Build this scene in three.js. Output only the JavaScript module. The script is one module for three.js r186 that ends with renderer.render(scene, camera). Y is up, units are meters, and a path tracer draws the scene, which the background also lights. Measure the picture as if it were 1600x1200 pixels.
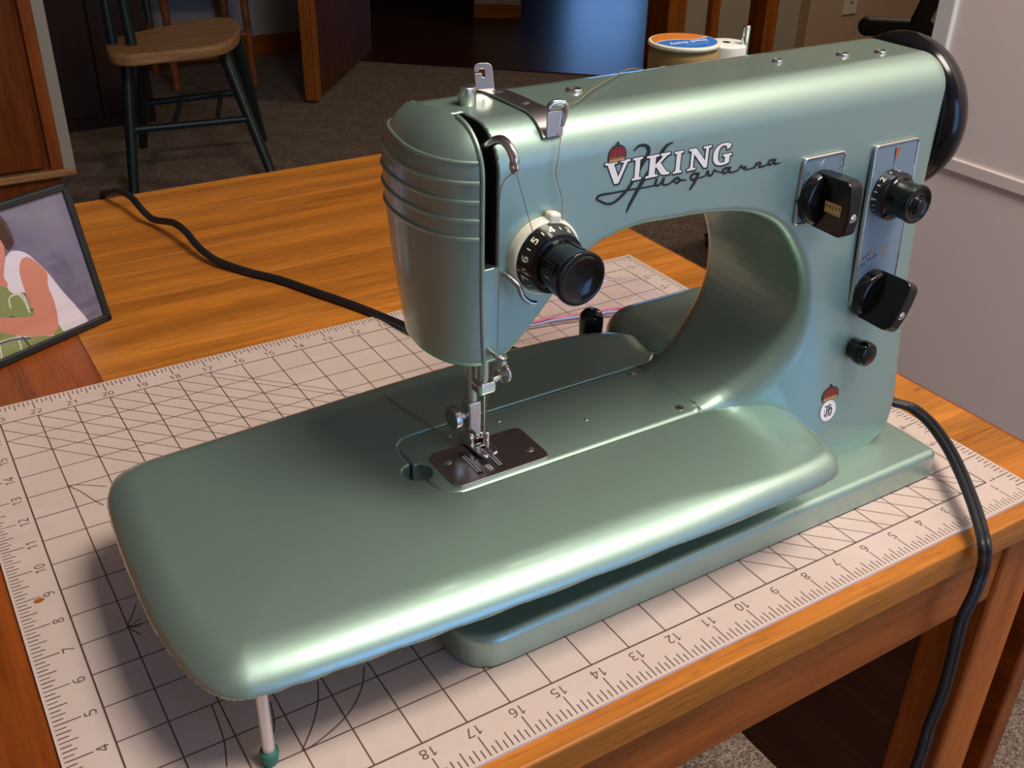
import * as THREE from 'three';
import { RoundedBoxGeometry } from 'three/addons/geometries/RoundedBoxGeometry.js';
import { mergeGeometries } from 'three/addons/utils/BufferGeometryUtils.js';
import { RectAreaLightUniformsLib } from 'three/addons/lights/RectAreaLightUniformsLib.js';

// ---------------------------------------------------------------- camera, sky, lamps, exposure
// y = 0 is the top of the cutting mat, x runs along its long side, z towards the photographer.
const scene = new THREE.Scene();
const CAM = new THREE.Vector3(-0.30728, 0.40929, 0.51956), AIM = new THREE.Vector3(0.069137, 0, -0.070086), ROLL = 0.0243568, FPX = 1627.43;
const camera = new THREE.PerspectiveCamera(40.4758, 4 / 3, 0.02, 60);
camera.position.copy(CAM); camera.lookAt(AIM); camera.rotateZ(ROLL); camera.updateMatrixWorld(true);
const renderer = new THREE.WebGLRenderer();
renderer.toneMapping = THREE.LinearToneMapping;
renderer.toneMappingExposure = 0.77;
renderer.shadowMap.enabled = true;
RectAreaLightUniformsLib.init();
scene.background = new THREE.Color(0.22, 0.47, 1.0);
scene.backgroundIntensity = 6.0;
const FLOOR = -0.742, CEIL = 1.70, TOP = -0.002;
const LAMPS = [   // ceiling lamps: x, z, size x, size z, luminance, colour
  { at: [0.40, 0.66], size: [0.62, 0.62], power: 31, color: [1, 0.90, 0.80], label: 'square white ceiling lamp over the near side of the sewing table' },
  { at: [3.2, -1.75], size: [0.34, 0.34], power: 52, color: [1, 0.82, 0.66], label: 'added unseen square ceiling lamp that brightens the hall and back walls' },  // added lamp, placed to brighten the hall and back walls
];
const key = [];
for (const l of LAMPS) {
  const a = new THREE.RectAreaLight(new THREE.Color(...l.color), l.power, l.size[0], l.size[1]);
  a.position.set(l.at[0], CEIL - 0.052, l.at[1]); a.lookAt(l.at[0], -5, l.at[1]); scene.add(a); key.push(a);
}

// ---------------------------------------------------------------- helpers
let seed = 7;
const rnd = () => { seed = (seed * 1664525 + 1013904223) % 4294967296; return seed / 4294967296; };
const V = (x, y, z) => new THREE.Vector3(x, y, z);
const clamp = (x, a = 0, b = 1) => Math.min(b, Math.max(a, x));
const sstep = (a, b, x) => { const t = clamp((x - a) / (b - a)); return t * t * (3 - 2 * t); };
const mix = (a, b, t) => a + (b - a) * t;
const lin = (r, g, b) => new THREE.Color().setRGB(r, g, b);
// a pixel of the 1600x1200 photograph gives a direction; the plane it is cut with gives the distance
function at(px, py, axis, value) {
  const d = V((px - 800) / FPX, -(py - 600) / FPX, -1).applyQuaternion(camera.quaternion);
  const t = (value - CAM[axis]) / d[axis];
  return V(CAM.x + d.x * t, CAM.y + d.y * t, CAM.z + d.z * t);
}
const used = {};
function numbered(n) { const k = used[n] = (used[n] ?? -1) + 1; return k ? n + '_' + String(k).padStart(3, '0') : n; }
function thing(name, label, category, pos = [0, 0, 0], turn = 0, group) {
  const o = new THREE.Group(); o.name = numbered(name); o.position.set(...pos); o.rotation.y = turn;
  o.userData = { label, category }; if (group) o.userData.group = group; scene.add(o); return o;
}
function part(name, geo, mat, parent, label) {
  const m = new THREE.Mesh(geo, mat); m.name = name; parent.add(m);
  if (label) m.userData.label = label; return m;
}
function single(name, geo, mat, label, category, group) {
  const m = part(numbered(name), geo, mat, scene); m.userData = { label, category }; if (group) m.userData.group = group; return m;
}
function structure(name, geo, mat, label, category) {
  const m = part(name, geo, mat, scene); m.userData = { kind: 'structure', label, category }; return m;
}
function box(x0, x1, y0, y1, z0, z1, r = 0, seg = 2) {
  const w = x1 - x0, h = y1 - y0, d = z1 - z0;
  const g = r ? new RoundedBoxGeometry(w, h, d, seg, Math.min(r, w / 2.01, h / 2.01, d / 2.01)) : new THREE.BoxGeometry(w, h, d);
  return g.translate((x0 + x1) / 2, (y0 + y1) / 2, (z0 + z1) / 2);
}
function lathe(profile, seg = 48) { return new THREE.LatheGeometry(profile.map(([r, h]) => new THREE.Vector2(Math.max(r, 1e-5), h)), seg); }   // about y
const latheZ = (p, seg) => lathe(p, seg).rotateX(Math.PI / 2), latheX = (p, seg) => lathe(p, seg).rotateZ(-Math.PI / 2);
function rod(a, b, r0, r1 = r0, seg = 14) {
  const d = b.clone().sub(a), g = new THREE.CylinderGeometry(r1, r0, d.length(), seg);
  g.applyQuaternion(new THREE.Quaternion().setFromUnitVectors(V(0, 1, 0), d.clone().normalize()));
  return g.translate((a.x + b.x) / 2, (a.y + b.y) / 2, (a.z + b.z) / 2);
}
function tube(pts, r, seg = 60, sides = 10, tension = 0.5) { return new THREE.TubeGeometry(new THREE.CatmullRomCurve3(pts, false, 'catmullrom', tension), seg, r, sides); }
function slab(outline, h, r = 0.001) {   // outline in x, z; lies from y = 0 up to h
  const s = new THREE.Shape(outline.map(([x, z]) => new THREE.Vector2(x, -z)));
  return new THREE.ExtrudeGeometry(s, { depth: h - 2 * r, bevelEnabled: true, bevelSize: r, bevelThickness: r, bevelOffset: -r, bevelSegments: 3, curveSegments: 10 }).translate(0, 0, r).rotateX(-Math.PI / 2);
}
function roundRect(x0, x1, y0, y1, r, n = 6) {
  const p = [];
  for (const [cx, cy, a0] of [[x1 - r, y1 - r, 0], [x0 + r, y1 - r, 90], [x0 + r, y0 + r, 180], [x1 - r, y0 + r, 270]])
    for (let k = 0; k <= n; k++) { const a = (a0 + 90 * k / n) * Math.PI / 180; p.push([cx + r * Math.cos(a), cy + r * Math.sin(a)]); }
  return p;
}
function smoothLine(pts, n) { const c = new THREE.CatmullRomCurve3(pts.map(([x, y]) => V(x, y, 0)), false, 'centripetal'); return c.getPoints(n).map((p) => [p.x, p.y]); }
// signed distance to a closed polygon (negative inside), with the attribute of the nearest edge
function polygonField(poly) {
  const n = poly.length; let lx, ly, last;
  return (x, y) => {
    if (x === lx && y === ly) return last;
    let best = 1e9, inside = false, attr = 0;
    for (let i = 0, j = n - 1; i < n; j = i++) {
      const a = poly[j], b = poly[i], ex = b[0] - a[0], ey = b[1] - a[1], wx = x - a[0], wy = y - a[1];
      const t = clamp((wx * ex + wy * ey) / (ex * ex + ey * ey)), dx = wx - ex * t, dy = wy - ey * t, d = dx * dx + dy * dy;
      if (d < best) { best = d; attr = mix(a[2] ?? 0, b[2] ?? 0, t); }
      if ((a[1] > y) !== (b[1] > y) && x < (b[0] - a[0]) * (y - a[1]) / (b[1] - a[1]) + a[0]) inside = !inside;
    }
    lx = x; ly = y; return last = [inside ? -Math.sqrt(best) : Math.sqrt(best), attr];
  };
}
const smax = (a, b, k) => { const h = Math.max(k - Math.abs(a - b), 0) / k; return Math.max(a, b) + h * h * k / 4; };
const smin = (a, b, k) => -smax(-a, -b, k);
const rounded = (a, b, r) => { const p = a + r, q = b + r; return Math.hypot(Math.max(p, 0), Math.max(q, 0)) + Math.min(Math.max(p, q), 0) - r; };
// surface net of a distance field, with vertices pulled onto the surface and normals from its gradient
function skin(f, lo, hi, cell, innerY = false) {
  const n = [0, 1, 2].map((i) => Math.ceil((hi[i] - lo[i]) / cell) + 1), [nx, ny, nz] = n, F = new Float32Array(nx * ny * nz);
  const id = (i, j, k) => (i * ny + j) * nz + k;
  const fill = (i, j, k) => { F[id(i, j, k)] = f(lo[0] + i * cell, lo[1] + j * cell, lo[2] + k * cell); };
  for (let i = 0; i < nx; i++) if (innerY) for (let k = 0; k < nz; k++) for (let j = 0; j < ny; j++) fill(i, j, k); else for (let j = 0; j < ny; j++) for (let k = 0; k < nz; k++) fill(i, j, k);
  const vert = new Int32Array(nx * ny * nz).fill(-1), P = [], E = [];
  for (let a = 0; a < 8; a++) for (const b of [1, 2, 4]) if (!(a & b)) E.push([a, a | b]);
  for (let i = 0; i < nx - 1; i++) for (let j = 0; j < ny - 1; j++) for (let k = 0; k < nz - 1; k++) {
    const c = []; let m = 0;
    for (let q = 0; q < 8; q++) { c[q] = F[id(i + (q & 1), j + ((q >> 1) & 1), k + (q >> 2))]; if (c[q] < 0) m |= 1 << q; }
    if (m === 0 || m === 255) continue;
    let x = 0, y = 0, z = 0, s = 0;
    for (const [a, b] of E) if ((c[a] < 0) !== (c[b] < 0)) {
      const t = c[a] / (c[a] - c[b]);
      x += mix(a & 1, b & 1, t); y += mix((a >> 1) & 1, (b >> 1) & 1, t); z += mix(a >> 2, b >> 2, t); s++;
    }
    vert[id(i, j, k)] = P.length / 3;
    P.push(lo[0] + (i + x / s) * cell, lo[1] + (j + y / s) * cell, lo[2] + (k + z / s) * cell);
  }
  const I = [], quad = (a, b, c, d, flip) => { if (a < 0 || b < 0 || c < 0 || d < 0) return; flip ? I.push(a, c, b, a, d, c) : I.push(a, b, c, a, c, d); };
  for (let i = 1; i < nx - 1; i++) for (let j = 1; j < ny - 1; j++) for (let k = 1; k < nz - 1; k++) {
    const v = F[id(i, j, k)] < 0;
    if (v !== F[id(i + 1, j, k)] < 0) quad(vert[id(i, j - 1, k - 1)], vert[id(i, j, k - 1)], vert[id(i, j, k)], vert[id(i, j - 1, k)], !v);
    if (v !== F[id(i, j + 1, k)] < 0) quad(vert[id(i - 1, j, k - 1)], vert[id(i - 1, j, k)], vert[id(i, j, k)], vert[id(i, j, k - 1)], !v);
    if (v !== F[id(i, j, k + 1)] < 0) quad(vert[id(i - 1, j - 1, k)], vert[id(i, j - 1, k)], vert[id(i, j, k)], vert[id(i - 1, j, k)], !v);
  }
  const N = new Float32Array(P.length), e = 2.5e-4, far = cell * 0.8;
  for (let q = 0; q < P.length; q += 3) for (let it = 0; it < 2; it++) {
    const [x, y, z] = [P[q], P[q + 1], P[q + 2]];
    const gx = (f(x + e, y, z) - f(x - e, y, z)) / (2 * e), gy = (f(x, y + e, z) - f(x, y - e, z)) / (2 * e), gz = (f(x, y, z + e) - f(x, y, z - e)) / (2 * e), g = Math.hypot(gx, gy, gz) || 1;
    if (it < 1) { const d = clamp(f(x, y, z) / (g * g), -far, far); P[q] -= d * gx; P[q + 1] -= d * gy; P[q + 2] -= d * gz; }
    else { N[q] = gx / g; N[q + 1] = gy / g; N[q + 2] = gz / g; }
  }
  const g = new THREE.BufferGeometry();
  g.setAttribute('position', new THREE.Float32BufferAttribute(P, 3)); g.setAttribute('normal', new THREE.BufferAttribute(N, 3)); g.setIndex(I);
  return g;
}
// value noise
function hash(x, y, s) { let h = Math.imul(x, 374761393) + Math.imul(y, 668265263) + Math.imul(s, 974711); h = Math.imul(h ^ (h >>> 13), 1274126177); return ((h ^ (h >>> 16)) >>> 0) / 4294967295; }
function noise(x, y, s, wx = 1 << 20, wy = 1 << 20) {
  const i = Math.floor(x), j = Math.floor(y), u = x - i, v = y - j, a = u * u * (3 - 2 * u), b = v * v * (3 - 2 * v), m = (p, w) => ((p % w) + w) % w;
  return mix(mix(hash(m(i, wx), m(j, wy), s), hash(m(i + 1, wx), m(j, wy), s), a), mix(hash(m(i, wx), m(j + 1, wy), s), hash(m(i + 1, wx), m(j + 1, wy), s), a), b);
}
function dataTexture(w, h, fn, srgb = true) {
  const d = new Uint8Array(w * h * 4);
  for (let y = 0; y < h; y++) for (let x = 0; x < w; x++) { const c = fn(x / w, y / h), q = (y * w + x) * 4; for (let k = 0; k < 3; k++) d[q + k] = clamp(c[k]) * 255; d[q + 3] = 255; }
  const t = new THREE.DataTexture(d, w, h); t.magFilter = THREE.LinearFilter; t.minFilter = THREE.LinearMipmapLinearFilter; t.generateMipmaps = true;
  t.wrapS = t.wrapT = THREE.RepeatWrapping; if (srgb) t.colorSpace = THREE.SRGBColorSpace; t.needsUpdate = true; return t;
}
function canvasTexture(w, h, draw) {
  const c = document.createElement('canvas'); c.width = w; c.height = h; draw(c.getContext('2d'), w, h);
  const t = new THREE.CanvasTexture(c); t.colorSpace = THREE.SRGBColorSpace; return t;
}
function metreUV(g, su = 1, sv = 1, ou = 0, ov = 0, swap = false) {   // texture coordinates from positions: box mapping in metres
  const p = g.attributes.position, n = g.attributes.normal, uv = new Float32Array(p.count * 2);
  for (let i = 0; i < p.count; i++) {
    const ax = Math.abs(n.getX(i)), ay = Math.abs(n.getY(i)), az = Math.abs(n.getZ(i));
    let u = p.getX(i), v = p.getZ(i);
    if (az > ay && az >= ax) v = p.getY(i); else if (ax > ay && ax > az) { u = p.getZ(i); v = p.getY(i); }
    if (swap) [u, v] = [v, u];
    uv[2 * i] = u * su + ou; uv[2 * i + 1] = v * sv + ov;
  }
  g.setAttribute('uv', new THREE.BufferAttribute(uv, 2)); return g;
}

// ---------------------------------------------------------------- materials
const S = (o) => new THREE.MeshStandardMaterial(o), Ph = (o) => new THREE.MeshPhysicalMaterial(o);
const grain = dataTexture(1024, 512, (u, v) => {
  const w = noise(u * 3, v * 6, 3, 3, 6) * 0.10, s = v + w * 0.25;
  const rings = 0.5 + 0.5 * Math.sin((s * 26 + noise(u * 5, v * 10, 5, 5, 10) * 2.2) * 2.0), fine = noise(u * 40, v * 380, 9, 40, 380), mid = noise(u * 8, v * 70, 11, 8, 70), pore = Math.pow(noise(u * 90, v * 500, 13, 90, 500), 6);
  const k = 0.80 + 0.10 * (rings - 0.5) + 0.12 * (mid - 0.5) + 0.13 * (fine - 0.5) - 0.16 * pore;
  return [k + 0.06, k, k - 0.05];
});
const wood = (r, g, b, rough = 0.42, o = {}) => Ph({ map: grain, color: lin(r, g, b), roughness: rough, ...o });
const M = {
  paint: Ph({ color: lin(0.33, 0.47, 0.39), metalness: 0.78, roughness: 0.47, clearcoat: 1, clearcoatRoughness: 0.13 }),
  chrome: S({ color: lin(0.72, 0.70, 0.68), metalness: 1, roughness: 0.16 }),
  steel: S({ color: lin(0.50, 0.48, 0.46), metalness: 1, roughness: 0.30 }),
  plate: S({ color: lin(0.56, 0.52, 0.52), metalness: 1, roughness: 0.24 }),
  bolt: S({ color: lin(0.60, 0.58, 0.54), metalness: 1, roughness: 0.28 }),
  black: Ph({ color: lin(0.005, 0.005, 0.006), roughness: 0.16, specularIntensity: 0.8 }),
  rubber: S({ color: lin(0.012, 0.012, 0.014), roughness: 0.55 }),
  cavity: S({ color: lin(0.006, 0.006, 0.006), roughness: 0.9 }),
  ivory: Ph({ color: lin(0.74, 0.70, 0.56), roughness: 0.35 }),
  white: Ph({ color: lin(0.80, 0.79, 0.74), roughness: 0.35 }),
  greenCap: S({ color: lin(0.02, 0.17, 0.11), roughness: 0.6 }),
  thread: S({ color: lin(0.30, 0.19, 0.08), roughness: 0.8 }),
  cord: S({ color: lin(0.010, 0.011, 0.013), roughness: 0.45 }),
  wall: S({ color: lin(0.56, 0.50, 0.45), roughness: 0.9 }),
  partition: S({ color: lin(0.90, 0.80, 0.74), roughness: 0.75 }),
  ceiling: S({ color: lin(0.66, 0.63, 0.58), roughness: 0.95 }),
  greenWood: S({ color: lin(0.010, 0.030, 0.024), roughness: 0.4 }),
  trimPale: S({ color: lin(0.50, 0.46, 0.36), roughness: 0.6 }),
};
M.tableTones = [[0.66, 0.265, 0.036], [0.62, 0.245, 0.032], [0.69, 0.285, 0.042], [0.64, 0.255, 0.034]].map((c) => wood(...c, 0.42, { specularIntensity: 0.7 }));
M.tableEnd = wood(0.34, 0.088, 0.012, 0.42, { specularIntensity: 0.6 });
M.tableLeg = wood(0.56, 0.165, 0.022, 0.5, { specularIntensity: 0.6 });
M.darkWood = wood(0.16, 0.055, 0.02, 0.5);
M.cabinet = wood(0.34, 0.095, 0.013, 0.6, { specularIntensity: 0.5 });
M.trimWood = wood(0.58, 0.20, 0.030, 0.55, { specularIntensity: 0.5 });
M.seat = wood(0.72, 0.46, 0.20, 0.45);
M.chairWood = wood(0.60, 0.21, 0.05, 0.45);

// ---------------------------------------------------------------- the room
const carpetMap = dataTexture(512, 512, (u, v) => {
  const a = noise(u * 170, v * 170, 21, 170, 170), b = noise(u * 64, v * 96, 22, 64, 96), c = noise(u * 7, v * 7, 23, 7, 7);
  const k = 0.50 + 0.36 * (a - 0.5) + 0.22 * (b - 0.5) + 0.08 * (c - 0.5); return [k + 0.045, k, k - 0.055];
});
const carpet = S({ map: carpetMap, color: lin(1.0, 0.88, 0.80), roughness: 1, bumpMap: carpetMap, bumpScale: 0.004 });
structure('floor', metreUV(box(-2.3, 7.3, FLOOR - 0.1, FLOOR, -7.7, 2.5), 3.6, 3.6), carpet, 'grey brown loop carpet under and beyond the table', 'floor');
const hardwood = Ph({ map: grain, color: lin(0.085, 0.036, 0.022), roughness: 0.30, specularIntensity: 0.6 });
{
  const o = [[1.69, -3.98], [2.85, -2.955], [2.85, -3.2], [7.2, -3.2], [7.2, -7.5], [1.0, -7.5], [1.0, -4.4], [1.69, -4.4]];
  const g = metreUV(slab(o, 0.006, 0.001).translate(0, FLOOR, 0), 0.8, 4);
  structure('floor_hall', g, hardwood, 'dark glossy hardwood floor of the hall beyond the carpet', 'floor');
}
structure('ceiling', box(-2.3, 7.3, CEIL, CEIL + 0.1, -7.7, 2.5), M.ceiling, 'white ceiling above the room', 'ceiling');
structure('wall_left', box(-2.3, -2.2, FLOOR, CEIL, -7.7, 2.5), M.wall, 'beige wall on the far left side', 'wall');
{
  // near wall, behind the photographer, with a window opening
  const x0 = -0.05, x1 = 0.92, y0 = -0.45, y1 = 1.15, z0 = 2.4, z1 = 2.5;
  const g = mergeGeometries([box(-2.2, x0, FLOOR, CEIL, z0, z1), box(x1, 1.0, FLOOR, CEIL, z0, z1), box(x0, x1, FLOOR, y0, z0, z1), box(x0, x1, y1, CEIL, z0, z1)]);
  structure('wall_near', g, M.wall, 'beige wall with a window behind the photographer', 'wall');
  const w = new THREE.Group(); w.name = 'window_1'; w.userData = { kind: 'structure', label: 'white framed window in the wall behind the photographer', category: 'window' }; scene.add(w);
  const fr = 0.04;
  part('frame', mergeGeometries([box(x0, x1, y0, y0 + fr, z0, z1), box(x0, x1, y1 - fr, y1, z0, z1), box(x0, x0 + fr, y0, y1, z0, z1), box(x1 - fr, x1, y0, y1, z0, z1), box((x0 + x1) / 2 - 0.015, (x0 + x1) / 2 + 0.015, y0, y1, z0 + 0.03, z1 - 0.03)]), M.white, w);
}
{
  const g = box(0.95, 1.05, FLOOR, CEIL, -0.40, 2.5);
  structure('wall_right', g, M.partition, 'pale mauve grey wall beside the right end of the table', 'wall');
  structure('trim_1', box(0.9455, 0.951, -0.050, -0.032, -0.40, 2.4, 0.002), M.partition, 'thin horizontal rail along the pale mauve grey wall', 'trim');
  structure('trim_2', box(0.944, 0.962, FLOOR, CEIL, -0.412, -0.384, 0.003), M.white, 'pale corner strip at the end of the mauve grey wall', 'trim');
  structure('wall_side', box(1.05, 7.3, FLOOR, CEIL, -0.40, -0.30), M.wall, 'beige wall turning right behind the mauve grey wall', 'wall');
  structure('wall_far_right', box(7.2, 7.3, FLOOR, CEIL, -7.7, -0.4), M.wall, 'beige wall at the far right of the hall', 'wall');
}
structure('wall_back', box(-2.2, 1.72, FLOOR, CEIL, -4.40, -4.30), M.wall, 'beige wall behind the two chairs', 'wall');
structure('baseboard_back', box(-2.2, 1.68, FLOOR, FLOOR + 0.09, -4.30, -4.285, 0.004), M.tableLeg, 'reddish wooden baseboard along the wall behind the chairs', 'baseboard');
{
  // door standing open at the edge of the hall
  const d = new THREE.Group(); d.name = 'door_1'; d.userData = { kind: 'structure', label: 'brown wooden door standing open at the hall', category: 'door' };
  const a = V(1.235, FLOOR, -3.43), b = V(1.80, FLOOR, -4.12), len = a.distanceTo(b);
  d.position.copy(a); d.rotation.y = Math.atan2(-(b.z - a.z), b.x - a.x); scene.add(d);
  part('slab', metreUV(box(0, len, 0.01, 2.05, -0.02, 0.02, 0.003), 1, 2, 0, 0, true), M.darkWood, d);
  part('edge_strip', metreUV(box(-0.012, 0.045, 0.01, 2.05, -0.026, 0.026, 0.003), 1, 2, 0, 0, true), M.trimWood, d, 'door edge with the light on it put into a lighter orange colour');  // light falling on the door edge is painted as a lighter wood
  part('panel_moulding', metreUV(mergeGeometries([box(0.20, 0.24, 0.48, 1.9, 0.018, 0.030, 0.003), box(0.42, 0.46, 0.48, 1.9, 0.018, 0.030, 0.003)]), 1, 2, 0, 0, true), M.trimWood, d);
}
{
  // hall: pier with baseboard, end wall with a window, framed openings on the right
  const p = new THREE.Group(); p.name = 'wall_pier'; p.userData = { kind: 'structure', label: 'pale wall pier with a wooden baseboard in the hall', category: 'wall' };
  p.position.set(2.66, FLOOR, -4.60); p.rotation.y = -0.58; scene.add(p);
  part('face', box(0, 0.25, 0, CEIL - FLOOR, -0.2, 0), M.trimPale, p); part('baseboard', metreUV(box(-0.005, 0.255, 0, 0.075, -0.01, 0.016, 0.003)), M.trimWood, p);
  const x0 = 5.35, x1 = 6.35, y0 = -0.12, y1 = 0.62;
  structure('wall_hall_end', mergeGeometries([box(-2.2, x0, FLOOR, CEIL, -7.7, -7.6), box(x1, 7.3, FLOOR, CEIL, -7.7, -7.6), box(x0, x1, FLOOR, y0, -7.7, -7.6), box(x0, x1, y1, CEIL, -7.7, -7.6)]), M.darkWood, 'dark wood panelled wall with a window at the end of the hall', 'wall');
  const w = new THREE.Group(); w.name = 'window_2'; w.userData = { kind: 'structure', label: 'window at the dark end of the hall', category: 'window' }; scene.add(w);
  part('frame', mergeGeometries([box(x0, x1, y0, y0 + 0.05, -7.68, -7.6), box(x0, x1, y1 - 0.05, y1, -7.68, -7.6), box(x0, x0 + 0.05, y0, y1, -7.68, -7.6), box(x1 - 0.05, x1, y0, y1, -7.68, -7.6)]), M.darkWood, w);
  const Z = -3.2, X = (px) => at(px, 40, 'z', Z).x;
  structure('wall_hall_side', mergeGeometries([box(X(1056), X(1168), FLOOR, CEIL, Z - 0.10, Z), box(X(1196), 7.2, FLOOR, CEIL, Z - 0.10, Z)]), M.trimPale, 'beige hall wall between wooden door frames', 'wall');
  structure('wall_hall_plain', box(X(1246), 7.2, FLOOR, CEIL, Z, Z + 0.06), S({ color: lin(0.60, 0.44, 0.31), roughness: 0.9 }), 'tan wall with a white switch plate', 'wall');
  let k = 3;
  for (const [a, b, l] of [[1036, 1064, 'reddish wooden door frame at the edge of the hall'], [1103, 1116, 'narrow orange wooden strip on the beige hall wall'], [1187, 1206, 'bright orange wooden door frame beside the dark doorway']])
    structure('trim_' + k++, metreUV(box(X(a), X(b), FLOOR, CEIL, Z - 0.12, Z + 0.03, 0.004), 1, 2, 0, 0, true), M.trimWood, l, 'trim');
  structure('door_2', metreUV(box(X(1166), X(1190), FLOOR, CEIL - 0.2, Z - 0.13, Z - 0.10), 1, 2, 0, 0, true), M.darkWood, 'dark wooden door between the orange frames', 'door');
  const s = at(1331, 2, 'z', Z + 0.07), sp = thing('switch_plate', 'white switch plate on the tan wall behind the machine', 'switch', [s.x, s.y, Z + 0.06]);
  part('plate', box(-0.046, 0.046, -0.062, 0.09, 0, 0.008, 0.003), M.white, sp); part('toggle', box(-0.008, 0.008, 0.0, 0.03, 0.006, 0.02, 0.003), M.white, sp);
}
for (const l of LAMPS) {
  const t = thing('ceiling_lamp', l.label, 'lamp', [l.at[0], CEIL, l.at[1]]), [w, d] = l.size;
  part('housing', box(-w / 2 - 0.03, w / 2 + 0.03, -0.035, 0, -d / 2 - 0.03, d / 2 + 0.03, 0.006), M.white, t);
  part('diffuser', box(-w / 2, w / 2, -0.048, -0.034, -d / 2, d / 2, 0.004), S({ color: lin(0.8, 0.8, 0.8), emissive: lin(...l.color), emissiveIntensity: 3.0, roughness: 0.6 }), t, 'glowing white diffuser');
}

// ---------------------------------------------------------------- the table
{
  const t = thing('sewing_table', 'orange brown wooden table carrying the sewing machine and mat', 'table', [0, FLOOR, 0]), Y = -FLOOR;
  const zs = [0.240]; const widths = [0.082, 0.094, 0.078, 0.098, 0.088, 0.076, 0.092, 0.084, 0.096, 0.089];
  for (const w of widths) zs.push(zs[zs.length - 1] - w);
  zs[zs.length - 1] = -0.637;
  const round = 0.0004, X1 = 0.350, XS = -0.2015, X0 = -1.1, TH = 0.022;
  for (let k = 0; k < widths.length; k++) {
    const edge = k === 0 ? 0.0015 : round;
    part('plank', metreUV(box(XS + 0.0003, X1, Y + TOP - TH, Y + TOP, zs[k + 1] + 0.0001, zs[k] - 0.0001, edge, 2), 0.9, 2.2, rnd(), rnd()), M.tableTones[(k * 7 + 3) % 4], t);
  }
  for (let k = 0; k < 3; k++) part('plank', metreUV(box(XS - 0.3 * (k + 1) + 0.0003, XS - 0.3 * k, Y + TOP - TH, Y + TOP, -0.637, 0.240, round, 2), 0.9, 2.2, rnd(), rnd(), true), M.tableEnd, t, 'redder end board of the tabletop');
  part('edge_moulding', metreUV(box(X0, X1 - 0.004, Y + TOP - TH - 0.012, Y + TOP - TH, -0.625, 0.232, 0.004), 0.9, 2), M.tableLeg, t);
  part('apron', metreUV(box(X0, 0.300, Y - 0.090, Y + TOP - TH - 0.011, 0.205, 0.226, 0.002), 0.9, 2.2, 0.3, 0.2), M.tableLeg, t);
  part('apron', metreUV(box(X0, 0.300, Y - 0.090, Y + TOP - TH - 0.011, -0.61, -0.59, 0.002), 0.9, 2.2, 0.6, 0.1), M.tableLeg, t);
  part('end_panel', metreUV(box(0.288, 0.302, Y - 0.42, Y + TOP - TH - 0.011, -0.59, 0.20, 0.002), 0.9, 2, 0.1, 0.4), M.darkWood, t, 'inner end panel under the tabletop with shade put into its dark colour');  // shade under the tabletop is painted in with the dark wood
  for (const [x, z] of [[0.285, 0.185], [0.285, -0.62], [-1.06, 0.185], [-1.06, -0.62]])
    part('leg', metreUV(box(x, x + 0.044, 0, Y + TOP - TH - 0.011, z, z + 0.044, 0.003), 0.9, 2, x, z, true), M.tableLeg, t);
  part('drop_leaf', metreUV(box(0.353, 0.373, Y - 0.42, Y + TOP - 0.012, -0.63, 0.232, 0.003), 0.9, 2.2, 0.2, 0.6), M.tableEnd, t, 'leaf folded down at the end of the table');
}

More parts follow.
